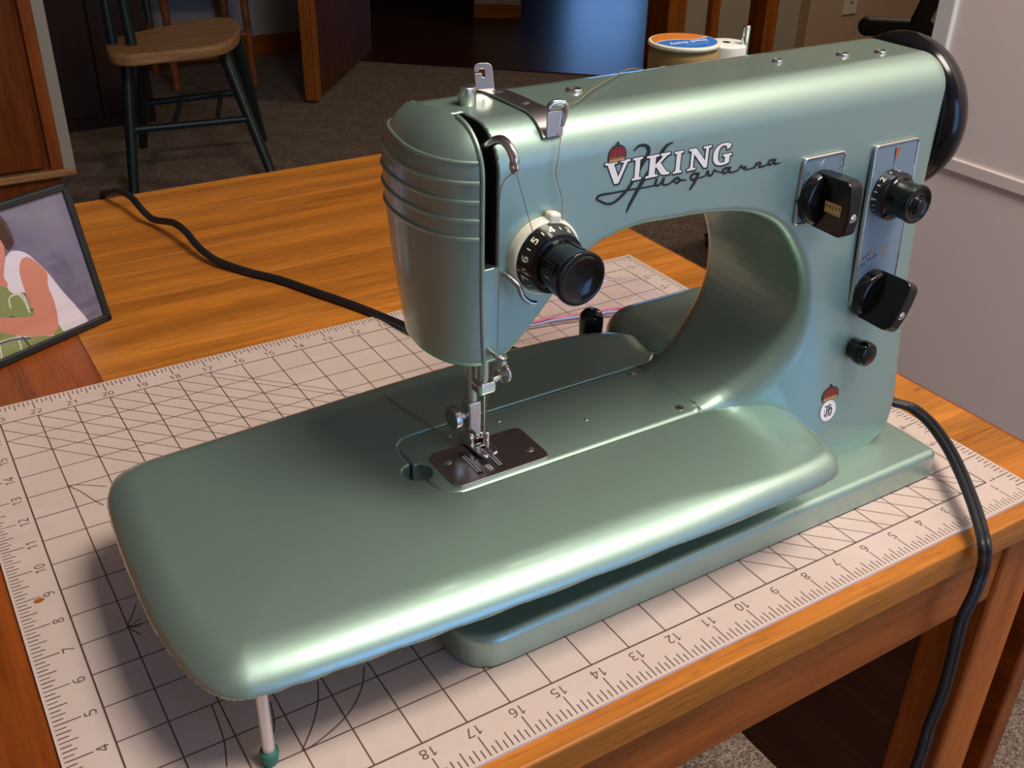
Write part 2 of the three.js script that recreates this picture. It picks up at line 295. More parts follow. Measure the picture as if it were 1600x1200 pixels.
// ---------------------------------------------------------------- cutting mat with its printed grid
{
  const W = 2048, H = 1536, IN = W / 24, cx = (x) => (x + 0.3048) / 0.6096 * W, cz = (z) => (z + 0.2286) / 0.4572 * H;
  const print = canvasTexture(W, H, (c) => {
    c.fillStyle = '#d0bcb0'; c.fillRect(0, 0, W, H);
    for (let k = 0; k < 900; k++) { c.fillStyle = k % 2 ? 'rgba(225,208,200,0.10)' : 'rgba(196,178,166,0.10)'; const r = 8 + rnd() * 46; c.beginPath(); c.arc(rnd() * W, rnd() * H, r, 0, 7); c.fill(); }
    const X = (u) => (24 - u) * IN, Y = (v) => (18 - v) * IN, ink = '#4a3630';
    c.strokeStyle = ink; c.fillStyle = ink; c.lineCap = 'round';
    const line = (a, b, w = 2.4) => { c.lineWidth = w; c.beginPath(); c.moveTo(...a); c.lineTo(...b); c.stroke(); };
    for (let u = 1; u <= 23; u++) line([X(u), Y(1)], [X(u), Y(17)], u === 1 || u === 23 ? 3 : 2.4);
    for (let v = 1; v <= 17; v++) line([X(1), Y(v)], [X(23), Y(v)], v === 1 || v === 17 ? 3 : 2.4);
    for (let k = 0; k <= 11; k++) { const d = k === 11 ? 0 : 7 - k * 2 / 3; line([X(23 < 17 + d ? 23 : 17 + d), Y((23 < 17 + d ? 23 : 17 + d) - d)], [X(1 + d), Y(1)], 1.9); }
    const px = (pts) => { c.lineWidth = 2.2; c.beginPath(); pts.forEach(([x, y], i) => { const p = at(x, y, 'y', 0); i ? c.lineTo(cx(p.x), cz(p.z)) : c.moveTo(cx(p.x), cz(p.z)); }); c.stroke(); };
    const Z = (ox, oy, s, pts) => px(smoothLine(pts.map(([x, y]) => [ox + x / s, oy + y / s]), 24));
    Z(300, 1040, 5.333, [[1435, 10], [1420, 160], [1360, 310], [1255, 455], [1000, 670], [920, 705]]);
    Z(300, 1040, 5.333, [[1050, 135], [1050, 290], [1010, 480], [920, 705]]);
    Z(300, 1040, 5.333, [[165, 330], [235, 520], [270, 640], [290, 840]]);
    Z(300, 1040, 5.333, [[650, 300], [685, 460], [680, 560]]);
    Z(0, 640, 8, [[840, 950], [960, 940], [1330, 960]]); Z(0, 640, 8, [[840, 950], [1000, 1020], [1170, 1130], [1290, 1195]]);
    for (const e of [[1540, 680], [1600, 850], [1600, 912], [1600, 946], [1600, 1050]]) Z(20, 860, 8, [[1430, 965], e]);
    const len = (k) => (k % 8 === 0 ? 0.50 : k % 4 === 0 ? 0.34 : k % 2 === 0 ? 0.26 : 0.19), e = 0.07;
    for (let k = 1; k < 24 * 8; k++) { const u = k / 8, l = len(k); line([X(u), Y(e)], [X(u), Y(e + l)], 2.1); line([X(u), Y(18 - e)], [X(u), Y(18 - e - l)], 2.1); }
    for (let k = 1; k < 18 * 8; k++) { const v = k / 8, l = len(k); line([X(e), Y(v)], [X(e + l), Y(v)], 2.1); line([X(24 - e), Y(v)], [X(24 - e - l), Y(v)], 2.1); }
    c.font = '28px sans-serif'; c.textAlign = 'center'; c.textBaseline = 'middle';
    const num = (s, x, y, a) => { c.save(); c.translate(x, y); c.rotate(a); c.fillText(String(s), 0, 0); c.restore(); };
    for (let u = 1; u <= 23; u++) { num(u, X(u), Y(0.75), Math.PI); num(u, X(u), Y(17.25), 0); }
    for (let v = 1; v <= 17; v++) { num(v, X(23.25), Y(v), -Math.PI / 2); num(v, X(0.75), Y(v), Math.PI / 2); }
    c.fillStyle = '#a5561a'; c.save(); const s = at(61, 938.5, 'y', 0); c.translate(cx(s.x), cz(s.z)); c.rotate(-0.1); c.beginPath(); c.ellipse(0, 0, 10, 6.5, 0, 0, 7); c.fill(); c.restore();
  });
  const edge = S({ color: lin(0.68, 0.62, 0.62), roughness: 0.6 });
  const face = Ph({ map: print, roughness: 0.50 });
  const m = single('cutting_mat', new THREE.BoxGeometry(0.6096, 0.0019, 0.4572).translate(0, -0.00095, 0), [edge, edge, face, edge, edge, edge], 'pinkish white cutting mat printed with an inch grid and rulers', 'cutting mat');
}

// ---------------------------------------------------------------- the sewing machine
const machine = thing('sewing_machine', 'pale green metallic sewing machine with black knobs and a wide flat bed', 'sewing machine');
const flare = (y) => Math.pow(clamp((0.2 - y) / 0.17), 1.5), zFront = (y) => 0.132 + 0.018 * flare(y), zBack = (y) => 0.044 - 0.014 * flare(y);
{
  // base plate
  const d2 = polygonField([...roundRect(-0.112, 0.10, -0.03, 0.1795, 0.022, 10).slice(11, 33), ...roundRect(0.0, 0.2545, -0.03, 0.1795, 0.006, 6).slice(21), ...roundRect(0.0, 0.2545, -0.03, 0.1795, 0.006, 6).slice(0, 7)]);
  const f = (x, y, z) => rounded(d2(x, z)[0], Math.max(y - 0.0212, 0.0003 - y), y > 0.011 ? 0.005 : 0.0005);
  part('base', skin(f, [-0.122, -0.006, -0.04], [0.264, 0.034, 0.188], 0.0022, true), M.paint, machine, 'flat rounded base under the bed');
}
{
  // arm, column and free arm in one casting
  const arch = smoothLine([[-0.078, 0.1560], [-0.068, 0.1568], [-0.0605, 0.1612], [-0.046, 0.174], [-0.031, 0.1895], [-0.0124, 0.2053], [-0.0008, 0.2092], [0.0153, 0.2114], [0.0364, 0.2107], [0.063, 0.2090], [0.089, 0.2044], [0.107, 0.1972], [0.121, 0.1880], [0.1335, 0.173], [0.1426, 0.157], [0.1468, 0.140], [0.1455, 0.122], [0.1375, 0.105], [0.124, 0.0895], [0.107, 0.0765], [0.092, 0.0700]], 64)
    .map(([x, y]) => [x, y, y < 0.15 && x > 0 ? mix(0.007, 0.013, sstep(0.15, 0.1, y)) : mix(0.0035, 0.007, sstep(0.06, 0.14, x))]);
  const poly = [...arch, [0.092, 0.045, 0.002], [0.15, 0.019, 0.001], [0.216, 0.019, 0.001], [0.232, 0.028, 0.003], [0.241, 0.043, 0.006], [0.246, 0.060, 0.004], [0.262, 0.075, 0.002], [0.262, 0.30, 0.001], [-0.13, 0.30, 0.001], [-0.13, 0.155, 0.003], [-0.08, 0.1558, 0.0035]];
  const d2 = polygonField(poly);
  const slotLow = 0.2075;
  const f = (x, y, z) => {
    const [a, r0] = d2(x, y);
    let zf = zFront(y), zb = zBack(y);
    const t = sstep(0.085, 0.172, x), w = sstep(0.165, 0.10, y);
    zf = mix(zf, mix(0.1165, zf, t), w); zb = mix(zb, mix(0.0525, zb, t), w);
    const c = (zf + zb) / 2, h = (zf - zb) / 2, side = Math.abs(z - c) - h;
    let d = Math.max(rounded(a, side, Math.max(r0, 0.001)), rounded(y - 0.2732, side, mix(0.034, 0.0205, sstep(0.074, 0.104, z))));
    d = Math.max(smax(d, x - 0.2435, 0.010), -0.078 - x);
    // free arm under the needle
    const qx = Math.abs(x - 0.0325) - 0.124, qy = Math.abs(y - 0.050) - 0.0195, qz = Math.abs(z - 0.0845) - 0.0320;
    let fa = rounded(Math.max(qx, qz), qy, mix(0.0010, 0.0036, sstep(0.08, 0.10, z)));
    fa = Math.max(fa, 0.0085 - Math.hypot(x + 0.0935, z - 0.087));
    fa = Math.max(fa, Math.min(Math.abs(x - 0.0905) < 0.0007 ? y - 0.0675 : -1, 1));
    d = smin(d, fa, 0.010);
    // slot of the take-up lever
    const sx = Math.abs(x + 0.0735) - 0.0036, sy = Math.max(slotLow - y, y - 0.30), sz = 0.098 - z;
    return smax(d, -Math.max(sx, sy, sz), 0.0008);
  };
  part('arm_and_column', skin(f, [-0.098, 0.012, 0.022], [0.250, 0.281, 0.160], 0.0016), M.paint, machine, 'metallic green arm, column and free arm casting');
  const wallShape = () => { const q = new THREE.Shape(); q.moveTo(0.095, 0.2078); q.lineTo(0.1314, 0.2078); q.lineTo(0.1314, 0.2527); for (let k = 1; k <= 8; k++) { const a = k / 8 * Math.PI / 2; q.lineTo(0.1115 + 0.0199 * Math.cos(a), 0.2527 + 0.0199 * Math.sin(a)); } q.lineTo(0.095, 0.2726); q.closePath(); return new THREE.ExtrudeGeometry(q, { depth: 0.0007, bevelEnabled: false }).rotateY(-Math.PI / 2); };
  part('slot_lining', mergeGeometries([wallShape().translate(-0.0697, 0, 0), wallShape().translate(-0.0764, 0, 0), box(-0.0772, -0.0698, 0.2073, 0.2722, 0.094, 0.100).toNonIndexed(), box(-0.0772, -0.0698, 0.2070, 0.2080, 0.094, 0.1314).toNonIndexed()]), M.cavity, machine, 'dark inside of the take-up lever slot');
}
{
  // rounded end cover of the head with raised ribs
  const plan = smoothLine([[-0.070, 0.1332], [-0.0785, 0.1318], [-0.0865, 0.1268], [-0.092, 0.1192], [-0.0958, 0.108], [-0.0977, 0.095], [-0.0977, 0.081], [-0.0958, 0.068], [-0.092, 0.0568], [-0.0865, 0.0492], [-0.0785, 0.0442], [-0.070, 0.0428]], 60);
  const d2 = polygonField([...plan, [-0.04, 0.0428], [-0.04, 0.1332]]);
  const squeeze = (y) => mix(1, 0.74, Math.pow(clamp((0.235 - y) / 0.08), 1.4));
  const zOf = (y, z) => { const f0 = zFront(y) + 0.0006; return 0.1332 - (f0 - z) / squeeze(y); };
  const yTop = 0.2752, yLow = 0.1545;
  const f = (x, y, z) => {
    const a = d2(x, zOf(y, z))[0] * squeeze(y), b = Math.max(y - yTop, yLow - y);
    return Math.max(rounded(a, b, y > 0.21 ? mix(0.031, 0.0235, sstep(0.07, 0.105, z)) : 0.006), x + 0.0774);
  };
  const cover = part('head_cover', skin(f, [-0.104, 0.148, 0.036], [-0.074, 0.282, 0.142], 0.0017), M.paint, machine, 'rounded ribbed end cover of the head');
  const onSkin = (o, d) => { let a = 0, b = 0.12; for (let k = 0; k < 40; k++) { const m = (a + b) / 2; rounded0(o, d, m) < 0 ? a = m : b = m; } return o.clone().addScaledVector(d, a); };
  const rounded0 = (o, d, m) => { const x = Math.min(o.x + d.x * m, -0.06), y = o.y + d.y * m, z = o.z + d.z * m, a = d2(x, zOf(y, z))[0] * squeeze(y); return rounded(a, Math.max(y - yTop, yLow - y), y > 0.21 ? mix(0.031, 0.0235, sstep(0.07, 0.105, z)) : 0.006); };
  for (const y of [0.2590, 0.2500, 0.2410, 0.2320, 0.2230]) {
    const pts = [];
    for (let k = 0; k <= 70; k++) { const a = mix(-1.535, 1.535, k / 70), p = onSkin(V(-0.0776, y, 0.089), V(-Math.cos(a), 0, -Math.sin(a))); if (p.x < -0.0774) pts.push(p); }
    part('rib', tube(pts, 0.0011, 110, 8), M.paint, cover);
  }
  const rim = [];
  for (let k = 0; k <= 60; k++) { const a = mix(-1.02, 1.30, k / 60), p = onSkin(V(-0.0778, 0.222, 0.094), V(0, Math.sin(a), Math.cos(a))); rim.push(p); }
  part('rim', tube(rim, 0.0012, 120, 8), M.paint, cover);
}
{
  // extension table wrapped round the free arm
  const o = smoothLine([[-0.213, -0.0135], [-0.15, -0.0175], [-0.06, -0.0228], [0.017, -0.0238], [0.0875, -0.0185], [0.114, -0.0085], [0.1275, 0.0085], [0.124, 0.027], [0.112, 0.043], [0.1005, 0.0525]], 40);
  const near = smoothLine([[0.094, 0.1185], [0.1265, 0.1245], [0.1425, 0.1310], [0.1472, 0.1425], [0.1445, 0.162], [0.1375, 0.187], [0.1300, 0.1962], [0.116, 0.1998], [0.069, 0.2008], [-0.02, 0.1988], [-0.139, 0.1938], [-0.2195, 0.1880], [-0.2305, 0.1855], [-0.2385, 0.179], [-0.246, 0.162], [-0.2516, 0.125], [-0.2518, 0.077], [-0.2492, 0.030], [-0.2460, 0.008], [-0.2395, -0.0052], [-0.228, -0.0115], [-0.213, -0.0135]], 100);
  const dOut = polygonField([...o, ...near]);
  const dSlot = polygonField([[0.20, 0.1185], [-0.078, 0.1168], [-0.0862, 0.1135], [-0.0905, 0.108], [-0.0928, 0.098], [-0.0928, 0.066], [-0.0905, 0.0575], [-0.086, 0.0532], [-0.078, 0.0515], [0.20, 0.0508]]);
  const rimR = ([x, z]) => [x, z, mix(mix(0.019, 0.024, sstep(0.10, 0.19, z)), 0.012, sstep(0.0, 0.085, x) * sstep(0.03, 0.10, z))];
  const dBig = polygonField([...o.slice(0, 33), [0.1275, 0.0085], [0.1455, 0.10], ...near.slice(11)].map(rimR));   // outer rim with the width of its rounding: the crown ignores the slot
  const f = (x, y, z) => {
    const a = dOut(x, z)[0], [bd, br] = dBig(x, z), e = clamp(-bd / br), e2 = 1 - clamp(-bd / 0.085), top = 0.0702 - 0.0022 * e2 * e2 - 0.0132 * (1 - Math.sqrt(Math.max(1 - (1 - e) * (1 - e), 1e-4)));
    const s = Math.min(dSlot(x, z)[0], Math.hypot(x + 0.0925, z - 0.087) - 0.0085);
    let d = rounded(a, Math.max((y - top) * 0.8, 0.0552 - y), 0.0010);
    return smax(d, -s, 0.0010);
  };
  const bed = part('extension_table', skin(f, [-0.258, 0.046, -0.030], [0.152, 0.0745, 0.206], 0.0017, true), M.paint, machine, 'wide flat green bed around the free arm');
  const leg = part('support_leg', rod(V(-0.2195, 0.006, 0.1762), V(-0.2195, 0.0575, 0.1762), 0.0030, 0.0030, 20), S({ color: lin(0.70, 0.66, 0.62), metalness: 0.7, roughness: 0.35 }), bed, 'short bare metal support leg');
  part('rubber_foot', lathe([[0, 0], [0.0034, 0.0002], [0.0038, 0.001], [0.0046, 0.007], [0.0045, 0.0082], [0.0030, 0.0084]], 24).translate(-0.2195, 0.0002, 0.1762), M.greenCap, bed, 'green rubber foot');
}
{
  // needle plate, feed dogs
  const y = 0.0693, np = part('needle_plate', slab(roundRect(-0.0815, -0.0195, 0.0765, 0.1128, 0.005), 0.0017, 0.0005).translate(0, y, 0), M.plate, machine, 'polished steel needle plate');
  const slot = (x0, x1, z0, z1) => part('feed_slot', box(x0, x1, y + 0.0010, y + 0.0018, z0, z1), M.cavity, np);
  slot(-0.0655, -0.0620, 0.0840, 0.1085); slot(-0.0515, -0.0480, 0.0840, 0.1085); slot(-0.0590, -0.0540, 0.0965, 0.1015); slot(-0.0605, -0.0535, 0.0935, 0.0945);
  for (const [x, z0, n] of [[-0.0638, 0.089, 13], [-0.0498, 0.088, 14], [-0.0565, 0.1030, 4]]) {
    const g = []; for (let k = 0; k < n; k++) for (const s of [-1, 1]) g.push(new THREE.ConeGeometry(0.0008, 0.0013, 4).translate(x + s * 0.0008, y + 0.0022, z0 + k * 0.0014));
    g.push(box(x - 0.0016, x + 0.0016, y + 0.0008, y + 0.0018, z0 - 0.001, z0 + n * 0.0014)); part('feed_dog', mergeGeometries(g.map((q) => q.index ? q.toNonIndexed() : q)), M.bolt, np);
  }
  const screw = (x, yy, z, r, parent = machine) => part('screw', mergeGeometries([lathe([[0, 0], [r, 0], [r * 0.92, r * 0.16], [0, r * 0.24]], 20), box(-r * 0.9, r * 0.9, r * 0.20, r * 0.27, -r * 0.1, r * 0.1)].map((q) => q.index ? q.toNonIndexed() : q)).rotateY(0.7).translate(x, yy, z), M.bolt, parent);
  screw(-0.0745, y + 0.0016, 0.0885, 0.0028, np); screw(-0.0270, y + 0.0016, 0.1010, 0.0028, np);
  screw(0.0805, 0.0694, 0.1075, 0.0030); screw(0.0805, 0.0694, 0.0580, 0.0026);
  for (const p of [[779, 657.5], [916, 655.5], [702, 682]]) { const q = at(...p, 'y', 0.0698); part('pin', lathe([[0, 0.0004], [0.0009, 0.0004], [0.0013, 0], [0.0014, -0.0006]], 12).translate(q.x, 0.0698, q.z), M.bolt, machine); }
  // cover on top of the arm: oil caps
  for (const [a, b, r] of [[897, 138, 0.0040], [1215, 93, 0.0028], [1317, 83, 0.0036], [1376, 79, 0.0034]]) { const q = at(a, b, 'y', 0.2745); part('oil_cap', lathe([[0, -0.0004], [r * 0.6, -0.0004], [r * 0.75, 0.0006], [r, 0.0002], [r, -0.001]], 24).translate(q.x, 0.2742, q.z), M.bolt, machine); }
}
{
  // needle bar, presser bar and foot
  const g = new THREE.Group(); g.name = 'needle_assembly'; machine.add(g);
  const X = -0.0492, Z = 0.0850, PZ = 0.0735, PX = -0.0500;
  part('presser_bar', rod(V(PX, 0.0905, PZ), V(PX, 0.165, PZ), 0.0036, 0.0036, 20), M.steel, g);
  part('needle_bar', rod(V(X, 0.110, Z), V(X, 0.165, Z), 0.0034, 0.0034, 20), M.steel, g);
  part('needle_clamp', box(X - 0.0055, X + 0.0062, 0.1085, 0.1165, Z - 0.0052, Z + 0.0058, 0.0026, 4), M.chrome, g);
  part('clamp_screw', mergeGeometries([latheX([[0, 0], [0.0023, 0], [0.0023, 0.0095], [0, 0.0095]], 16), latheX([[0, 0.009], [0.0055, 0.009], [0.0058, 0.010], [0.0058, 0.0112], [0.005, 0.012], [0, 0.0122]], 28)]).rotateY(0.35).translate(X + 0.0055, 0.1145, Z + 0.0005), M.chrome, g);
  part('needle', rod(V(X, 0.0715, Z + 0.0012), V(X, 0.110, Z + 0.0012), 0.0005, 0.0009, 10), M.chrome, g);
  part('ankle', mergeGeometries([box(PX - 0.0042, PX + 0.0042, 0.0795, 0.0975, PZ - 0.0052, PZ + 0.0046, 0.0012, 2), box(PX - 0.0034, PX + 0.0036, 0.0765, 0.0805, PZ - 0.002, PZ + 0.0110, 0.0012, 2)]), M.chrome, g);
  part('ankle_screw', mergeGeometries([latheX([[0, 0], [0.0028, 0], [0.0028, 0.006], [0, 0.006]], 16).translate(PX - 0.0095, 0.0885, PZ), latheX([[0, 0], [0.0066, 0], [0.0072, 0.0008], [0.0072, 0.0040], [0.0066, 0.0048], [0, 0.0048]], 40).translate(PX - 0.0138, 0.0885, PZ)]), M.steel, g);
  const foot = [[-0.0062, -0.010], [0.0062, -0.010], [0.0066, 0.006], [0.0062, 0.0140], [0.0046, 0.0175], [0.0018, 0.0180], [0.0012, 0.008], [-0.0012, 0.008], [-0.0018, 0.0180], [-0.0046, 0.0175], [-0.0062, 0.0140], [-0.0066, 0.006]];
  part('presser_foot', mergeGeometries([slab(foot, 0.0018, 0.0005).translate(PX - 0.001, 0.0722, PZ + 0.006), box(PX - 0.0075, PX - 0.0045, 0.0735, 0.0795, PZ + 0.002, PZ + 0.0115, 0.0012).toNonIndexed(), box(PX + 0.0030, PX + 0.0060, 0.0735, 0.0795, PZ + 0.002, PZ + 0.0115, 0.0012).toNonIndexed(), rod(V(PX - 0.0066, 0.0775, PZ + 0.0075), V(PX + 0.0054, 0.0775, PZ + 0.0075), 0.0017).toNonIndexed()].map((q) => q.index ? q.toNonIndexed() : q)), M.chrome, g);
}
{
  // thread guides along the arm
  const q = (px, py, z) => at(px, py, 'z', z), zf = 0.132;
  const up = part('upright_guide', (() => {
    const s = new THREE.Shape(); s.moveTo(-0.0048, 0); s.lineTo(0.0048, 0); s.lineTo(0.0046, 0.0150); s.quadraticCurveTo(0.0044, 0.0185, 0.0010, 0.0186); s.lineTo(-0.0020, 0.0186); s.quadraticCurveTo(-0.0046, 0.0185, -0.0048, 0.0155); s.lineTo(-0.0048, 0.0135); s.lineTo(-0.0030, 0.0132); s.lineTo(-0.0026, 0.0150); s.lineTo(0.0004, 0.0152); s.lineTo(0.0010, 0.0136); s.lineTo(0.0006, 0.0088); s.lineTo(-0.0012, 0.0092); s.lineTo(-0.0014, 0.0120); s.lineTo(-0.0048, 0.0118); s.closePath();
    return new THREE.ExtrudeGeometry(s, { depth: 0.0007, bevelEnabled: true, bevelSize: 0.0003, bevelThickness: 0.0003, bevelSegments: 2 }).scale(0.95, 0.72, 1).rotateX(-0.35).rotateY(-0.25);
  })().translate(-0.0400, 0.2722, 0.0690), M.chrome, machine, 'bright upright thread guide with a hooked slot');
  // strap over the shoulder, ending in a hook
  const strap = []; const prof = [[0.0690, 0.2735], [0.080, 0.2746], [0.095, 0.2750], [0.1075, 0.2748]]; for (let k = 0; k <= 6; k++) { const a = k / 6 * 0.95; prof.push([0.1115 + 0.0223 * Math.sin(a), 0.2527 + 0.0223 * Math.cos(a)]); }
  const sp = smoothLine(prof, 30);
  { const P = [], I = [], w0 = -0.0445, w1 = -0.0335; sp.forEach(([z, y], i) => { const n = sp[Math.min(i + 1, 30)], m = sp[Math.max(i - 1, 0)], tx = n[0] - m[0], ty = n[1] - m[1], L = Math.hypot(tx, ty), nz = -ty / L * 0.0012, ny = tx / L * 0.0012; P.push(w0, y, z, w1, y, z, w1, y - ny, z - nz, w0, y - ny, z - nz); if (i) for (let k = 0; k < 4; k++) { const a = (i - 1) * 4 + k, b = (i - 1) * 4 + (k + 1) % 4; I.push(a, a + 4, b, b, a + 4, b + 4); } }); const g = new THREE.BufferGeometry(); g.setAttribute('position', new THREE.Float32BufferAttribute(P, 3)); g.setIndex(I); const ng = g.toNonIndexed(); ng.computeVertexNormals();
    const st = part('guide_strap', ng, M.steel, machine, 'dark steel strap bent over the shoulder of the arm');
    part('hook', mergeGeometries([box(-0.0430, -0.0340, 0.2655, 0.2775, 0.1290, 0.1303, 0.0004).toNonIndexed(), tube([V(-0.0350, 0.2700, 0.1298), V(-0.0335, 0.2765, 0.1305), V(-0.0348, 0.2806, 0.1310), V(-0.0400, 0.2812, 0.1300), V(-0.0424, 0.2790, 0.1295)], 0.0015, 30, 8).toNonIndexed()]), M.chrome, st);
    for (const z of [0.080, 0.104]) part('rivet', lathe([[0, 0.0007], [0.0018, 0.0005], [0.0026, 0]], 16).translate(-0.039, z > 0.1 ? 0.2749 : 0.2746, z), M.bolt, st);
  }
  part('pressure_post', lathe([[0, 0], [0.0045, 0], [0.0045, 0.0082], [0.0040, 0.0092], [0, 0.0094]], 28).translate(-0.0615, 0.2728, 0.0885), M.steel, machine, 'short round steel post');
  const lever = tube([V(-0.0735, 0.259, 0.118), V(-0.0735, 0.2685, 0.1320), V(-0.0732, 0.2715, 0.1395), V(-0.0728, 0.2700, 0.1455), V(-0.0724, 0.2660, 0.1490), V(-0.0722, 0.2630, 0.1492)], 0.0021, 40, 10);
  part('take_up_lever', mergeGeometries([lever, new THREE.TorusGeometry(0.0022, 0.0011, 8, 20).rotateY(Math.PI / 2).translate(-0.0722, 0.2618, 0.1488)]), M.chrome, machine, 'curved chrome take-up lever');
  const a = q(787, 428, 0.1325), wire = part('wire_guide', tube([V(a.x, a.y, 0.128), V(a.x, a.y, 0.1375), V(a.x + 0.0022, a.y - 0.003, 0.1425), V(a.x + 0.0034, a.y - 0.0075, 0.1440), V(a.x + 0.0066, a.y - 0.0110, 0.1455), V(a.x + 0.0098, a.y - 0.0120, 0.1465)], 0.0014, 40, 10), M.steel, machine, 'bent wire thread guide');
  const b = q(764, 547, 0.134);
  part('lower_guide', mergeGeometries([rod(V(b.x, b.y, 0.131), V(b.x + 0.001, b.y - 0.001, 0.1410), 0.0014).toNonIndexed(), lathe([[0, 0], [0.0030, 0], [0.0032, 0.0008], [0.0022, 0.0014], [0.0022, 0.0024], [0.0032, 0.0030], [0.0028, 0.0042], [0, 0.0048]], 20).translate(b.x + 0.0022, b.y - 0.0040, 0.1420).toNonIndexed()]), M.steel, machine, 'small steel thread guide at the bottom of the head');
  const w = q(808, 404, 0.1335);
  part('check_spring', tube([V(w.x + 0.006, w.y + 0.002, 0.134), V(w.x + 0.0005, w.y + 0.0012, 0.1375), V(w.x - 0.002, w.y - 0.002, 0.1385), V(w.x - 0.0018, w.y - 0.005, 0.1385)], 0.0005, 24, 6), M.chrome, machine, 'fine wire check spring');
}
// prints on the painted front: drawn on a transparent sheet that follows the front face
function frontPrint(name, x0, x1, y0, y1, ppm, draw, label, parent = machine, lift = 0.0003) {
  const w = Math.round((x1 - x0) * ppm), h = Math.round((y1 - y0) * ppm);
  const t = canvasTexture(w, h, (c) => draw(c, (x) => (x - x0) * ppm, (y) => (y1 - y) * ppm, ppm));
  const g = new THREE.PlaneGeometry(x1 - x0, y1 - y0, 1, 24).translate((x0 + x1) / 2, (y0 + y1) / 2, 0), p = g.attributes.position;
  for (let i = 0; i < p.count; i++) p.setZ(i, zFront(p.getY(i)) + lift);
  g.computeVertexNormals();
  return part(name, g, Ph({ map: t, transparent: true, roughness: 0.35, clearcoat: 0.5, clearcoatRoughness: 0.1 }), parent, label);
}
{
  frontPrint('nameplate_lettering', -0.020, 0.116, 0.208, 0.262, 13000, (c, X, Y, k) => {
    const P = (zx, zy) => { const p = at(880 + zx / 4, 180 + zy / 4, 'z', 0.1323); return [X(p.x), Y(p.y)]; };
    c.lineCap = 'round'; c.lineJoin = 'round';
    // strokes of the black script: list of [x, y, width]
    const stroke = (pts) => {
      const s = smoothLine(pts.map((p) => P(p[0], p[1])), 60), n = pts.length - 1;
      c.strokeStyle = '#0c0d0e';
      for (let i = 1; i < s.length; i++) { const u = i / (s.length - 1) * n, j = Math.min(Math.floor(u), n - 1); c.lineWidth = mix(pts[j][2], pts[j + 1][2], u - j) * k * 0.000155; c.beginPath(); c.moveTo(...s[i - 1]); c.lineTo(...s[i]); c.stroke(); }
    };
    stroke([[445, 222, 4], [470, 196, 7], [502, 188, 9], [530, 200, 12], [536, 228, 14], [518, 268, 14], [492, 312, 13], [452, 385, 12], [405, 462, 11], [360, 512, 10], [315, 548, 9], [280, 556, 8], [238, 542, 8], [211, 523, 8], [226, 504, 8], [300, 489, 7], [400, 470, 6], [510, 452, 6], [575, 440, 5]]);
    stroke([[686, 172, 4], [655, 186, 8], [622, 226, 14], [596, 278, 15], [540, 350, 14], [488, 430, 14], [446, 505, 13], [412, 570, 10], [397, 608, 4]]);
    const letters = {
      u: [[[585, 405, 9], [577, 432, 9], [590, 441, 8], [610, 428, 7], [630, 398, 9]], [[630, 398, 9], [622, 428, 9], [634, 437, 7], [668, 428, 5]]],
      s: [[[668, 428, 5], [700, 400, 8], [716, 392, 8], [728, 410, 9], [712, 424, 8], [694, 416, 6]], [[728, 408, 8], [768, 406, 5]]],
      q: [[[842, 366, 8], [818, 366, 8], [800, 384, 9], [804, 404, 8], [826, 398, 7], [848, 366, 9]], [[848, 366, 10], [826, 412, 11], [806, 446, 10], [792, 467, 6]], [[830, 398, 5], [880, 384, 5]]],
      v: [[[888, 382, 5], [906, 350, 8], [910, 376, 9], [926, 376, 7], [946, 344, 8]], [[946, 344, 6], [962, 352, 6], [992, 358, 5]]],
      a: [[[1040, 330, 8], [1016, 332, 8], [998, 352, 9], [1008, 364, 8], [1030, 350, 7], [1046, 328, 8]], [[1046, 328, 9], [1036, 352, 9], [1050, 358, 7], [1092, 346, 5]]],
      r: [[[1092, 346, 5], [1114, 318, 7], [1122, 330, 8], [1142, 324, 9]], [[1140, 324, 9], [1132, 336, 8], [1150, 340, 6], [1186, 330, 5]]],
      n: [[[1196, 330, 8], [1210, 302, 9]], [[1204, 316, 6], [1228, 296, 8], [1234, 306, 9], [1226, 322, 9], [1244, 322, 7], [1278, 310, 5]]],
      b: [[[1322, 280, 8], [1298, 282, 8], [1282, 300, 9], [1292, 311, 8], [1312, 298, 7], [1328, 278, 8]], [[1328, 278, 9], [1318, 300, 9], [1334, 304, 7], [1358, 297, 4]]],
    };
    for (const l of Object.values(letters)) for (const s of l) stroke(s);
    // slab serif capitals, white with a black edge
    c.textAlign = 'center'; c.textBaseline = 'alphabetic';
    for (const [ch, zl, zr, zt, zb] of [['V', 260, 414, 308, 418], ['I', 430, 496, 286, 394], ['K', 516, 668, 254, 382], ['I', 688, 750, 242, 355], ['N', 778, 924, 208, 338], ['G', 930, 1058, 186, 312]]) {
      const yt = (zt + zb) / 2, L = P(zl, yt + (yt === 0 ? 0 : 10)), R = P(zr, yt - 10), h = 0.0103 * k;
      const w = R[0] - L[0], mid = P((zl + zr) / 2, (zt + zb) / 2);
      c.font = 'bold 100px serif'; const cap = 66, nat = c.measureText(ch).width;
      for (const [dx, dy, col, lw] of [[4, 6, '#0b0b0c', 15], [0, 0, '#0b0b0c', 13], [0, 0, '#f1ece2', 4]]) {
        c.save(); c.translate(mid[0] + dx, mid[1] + h / 2 + dy); c.scale(w / nat, h / cap); c.lineWidth = lw / (h / cap); c.strokeStyle = col; c.fillStyle = col; c.lineJoin = 'miter'; c.strokeText(ch, 0, 0); c.fillText(ch, 0, 0); c.restore();
      }
    }
    // crown
    const C = P(340, 235), s = k * 0.0001;
    crown(c, C[0], C[1], s * 98, s * 84);
  }, 'white and black lettering with a small red crown');
